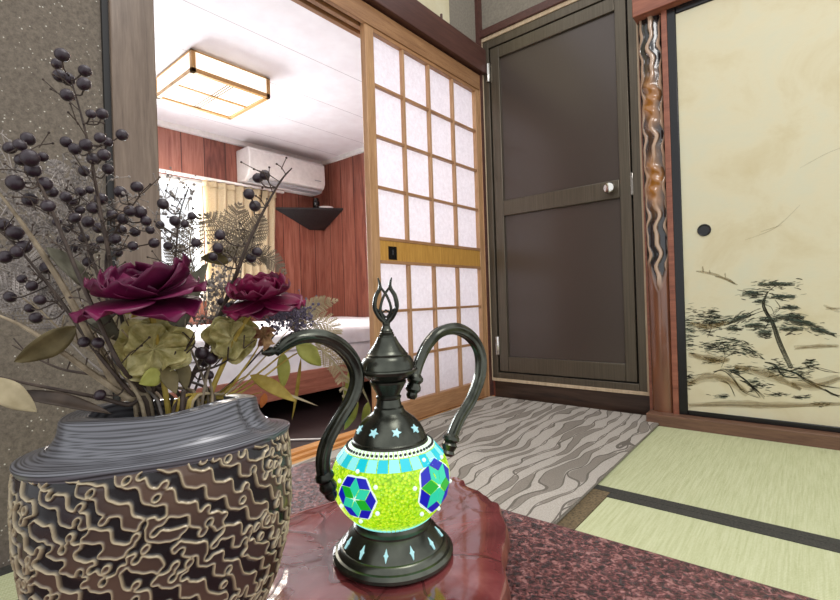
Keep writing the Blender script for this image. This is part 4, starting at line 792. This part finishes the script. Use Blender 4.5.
fern('greyish fern leaning behind the tall berry branch at the wall', [([(66, 280), (50, 240), (34, 200), (10, 168)], 60, .46), ([(80, 270), (72, 220), (62, 180), (50, 160)], 44, .46), ([(60, 300), (30, 280), (0, 268), (-30, 262)], 56, .46)], [(72, 280), (95, 330), (125, 380)], [.46, .44, .41], 'filler', 3.0, .17, 18, 7)
fern('small fern sprig in front of the window above the magenta peony', [([(196, 276), (190, 252), (192, 230), (200, 214)], 34, .44), ([(192, 276), (180, 264), (172, 252), (168, 242)], 22, .45)], [(195, 280), (185, 330)], [.44, .42], 'fern_dark', 1.2)
fern('dusky fern low on the far left beside the beige leaf', [([(58, 330), (34, 305), (8, 290), (-24, 284)], 50, .40), ([(60, 320), (42, 290), (30, 262), (22, 240)], 46, .42)], [(60, 332), (100, 370)], [.40, .39], 'filler', 3.3, .17, 16, 7)
def filler(label, pix, stem_pix, d, seed, spread, nb, a, mat='filler'):
    r_ = random.Random(seed); par = plantthing('dried_filler', label, 'dried flower'); stem_to(par, stem_pix, d, .0013, M['stem_dark'], 'stem', a); mb = MB(); b0 = at(*stem_pix[0], d)
    for i in range(nb):
        x, y = r_.choice(pix); c = at(x + r_.gauss(0, spread), y + r_.gauss(0, spread), d + r_.gauss(0, .016)); b_ = b0.lerp(c, r_.uniform(.45, .75)) + V((r_.gauss(0, .004), r_.gauss(0, .004), r_.gauss(0, .004))); mb.tube([b_, (b_+c)/2 + V((0, 0, .003)), c], .0004, 4)
        for j in range(5):
            e_ = c + V((r_.gauss(0, .005), r_.gauss(0, .005), r_.gauss(.002, .005))); mb.tube([c, e_], .0003, 3); mb.sphere(e_, r_.uniform(.0008, .0017), 5, 4)
    o = mb.build('tiny_blooms', M[mat], par); return par
filler('fuzzy dried filler flowers filling the gap between the berry clusters', [(60, 175), (80, 190), (100, 180), (60, 215), (90, 235), (120, 205), (40, 230), (70, 245), (110, 245)], [(80, 235), (100, 300), (130, 375)], .44, 21, 13, 80, 2.8)
filler('fuzzy dried filler flowers spilling over the left picture edge', [(10, 165), (0, 200), (20, 215), (35, 185), (5, 240), (20, 260), (45, 280), (10, 300), (60, 300)], [(40, 250), (75, 315), (120, 380)], .43, 22, 13, 80, 3.1)
filler('fine dried filler sprays in front of the bright window glass', [(165, 190), (185, 198), (160, 215), (190, 222), (175, 235), (200, 235), (205, 255), (165, 250)], [(180, 240), (175, 300), (172, 370)], .46, 23, 9, 22, 1.0)
filler('lavender grey dried blossom sprig below the crimson peony', [(285, 316), (296, 322), (280, 310), (302, 314), (272, 318)], [(285, 322), (262, 350), (220, 392)], .455, 24, 5, 70, .1, 'lavender')
filler('dark twiggy filler between the two peonies', [(215, 305), (205, 320), (222, 318), (212, 290), (226, 280)], [(213, 318), (208, 350), (195, 390)], .43, 25, 6, 40, .5)
# --- dried red blossom beside the crimson peony
par = plantthing('dried_blossom', 'crinkled brown red dried blossom under the crimson peony', 'flower'); stem_to(par, [(264, 338), (246, 366), (222, 395)], .405, .0015, M['stem_gold'], 'stem', .3)
c0 = at(265, 335, .405)
for i in range(11):
    a = i*2.4; mb = MB(); e_ = c0 + (CX*math.cos(a)+CY*math.sin(a))*.0135*(.6+.4*(i % 3)/2) - FW*.004*(i % 3); leafmesh(mb, c0, e_, .009, .25, .4, .6*math.sin(i)); mb.build('petal', M['dried_red'], par, solid=.0004)

# --- leafy and bare stems
def leafy(label, stem_pix, d, rad, mat, leaves, a, cat='stem', r=None, name='leafy_stem'):
    par = plantthing(name, label, cat); stem_to(par, stem_pix, d, rad, M[mat], 'stem', a, r)
    for lf in leaves: leaf(par, *lf)
    return par
leafy('thick pale tan stem slanting from the upper left edge into the vase', [(-6, 186), (28, 232), (62, 285), (92, 340), (120, 390)], [.33, .335, .34, .35, .36], .0032, 'stem_tan', [((46, 247), (94, 296), 19, .335, .36, M['leaf_grey'], .1, .5)], 3.5)
leafy('pale stem from the left edge bearing the broad olive brown leaf', [(-10, 312), (20, 325), (52, 345), (90, 372), (128, 398)], [.33, .335, .34, .35, .36], .0026, 'stem_tan', [((76, 326), (14, 362), 27, .345, .33, M['leaf_olive'], .1, .35)], 3.7)
leafy('dark stem lying low over the rim with a beige leaf at its end', [(-20, 372), (20, 382), (60, 390), (100, 398), (128, 405)], [.32, .325, .335, .35, .36], .0018, 'stem_dark', [((-20, 380), (37, 412), 27, .31, .325, M['leaf_beige'], .05, .3), ((14, 393), (112, 414), 16, .325, .345, M['leaf_brown'], .06, .5)], 4.0)
leafy('thin tan stem with two grey leaves under the magenta peony', [(80, 300), (96, 335), (112, 365), (130, 398)], .37, .0018, 'stem_tan', [((80, 310), (120, 342), 24, .37, .375, M['leaf_grey'], .1, .4), ((118, 352), (126, 306), 26, .40, .40, M['leaf_beige'], .08, .5)], 3.0)
leafy('long greyish green leaf standing upright between the peonies', [(163, 356), (166, 385)], .42, .0016, 'stem_tan', [((162, 352), (208, 262), 27, .425, .44, M['leaf_grey'], .06, .35)], 1.0)
leafy('pale curled leaf before the window at the left of the curtain', [(238, 250), (225, 290), (205, 350)], .45, .0012, 'stem_tan', [((240, 247), (200, 258), 20, .45, .45, M['leaf_olive'], .15, .6)], .9)
leafy('golden leaf pointing right from the vase rim', [(250, 374), (232, 384), (212, 398)], .41, .0014, 'stem_gold', [((250, 375), (296, 402), 15, .42, .43, M['leaf_gold'], .06, .3), ((276, 390), (318, 406), 2.5, .425, .44, M['leaf_beige'], .02, .1)], .2)
leafy('olive stem with hanging yellow leaves behind the spout of the lamp', [(312, 338), (288, 350), (260, 372), (226, 396)], [.47, .455, .44, .41], .0013, 'stem_gold', [((282, 352), (283, 388), 14, .455, .46, M['leaf_lime'], .08, .3), ((296, 344), (321, 366), 20, .46, .47, M['leaf_lime'], .08, .4), ((301, 358), (292, 420), 4, .46, .465, M['leaf_gold'], .03, .3), ((312, 338), (352, 384), 2.5, .47, .48, M['leaf_beige'], .02, .2)], .25)
leafy('trailing stem with narrow lime leaves hanging between spout and lamp body', [(352, 372), (330, 352), (300, 352), (262, 378), (228, 398)], [.50, .50, .47, .43, .41], .0010, 'stem_gold', [((350, 368), (340, 428), 10, .50, .51, M['leaf_lime'], .08, .4), ((357, 398), (344, 430), 10, .50, .51, M['leaf_lime'], .08, .5), ((354, 372), (370, 405), 2.5, .50, .52, M['leaf_beige'], .02, .2), ((368, 402), (362, 424), 9, .52, .52, M['leaf_lime'], .08, .4)], .15)
leafy('short orange dried leaf stub at the right side of the vase rim', [(262, 392), (240, 398), (215, 404)], .42, .0012, 'stem_gold', [((265, 393), (261, 408), 8, .42, .42, M['orange'], .05, .3)], .05)
for i, (x, y, lab) in enumerate(((30, 300, 'bare dark twig crossing low behind the broad olive leaf'), (12, 345, 'bare brown twig below the broad olive leaf at the left'), (90, 270, 'bare grey twig passing behind the magenta peony'), (255, 340, 'bare twig leaning right under the dried red blossom'), (128, 318, 'bare upright twig left of the golden peony stem'), (196, 330, 'bare twig between the two golden peony stems'))):
    par = plantthing('bare_twig', lab, 'twig'); d = .36 + .012*(i % 4); pts = stem_to(par, [(x, y), ((x*2+150)/3, (y*2+390)/3+8), ((x+300)/3, (y+780)/3+2)], d, .0015, M['stem_dark' if i % 2 else 'stem_tan'], 'stem')
    mb = MB()
    for j in range(2, 9, 2): mb.tube([pts[j], pts[j]+V((random.uniform(-.012, .012), random.uniform(-.012, .012), .012))], .0006, 5)
    mb.build('side_twigs', M['stem_dark' if i % 2 else 'stem_tan'], par)
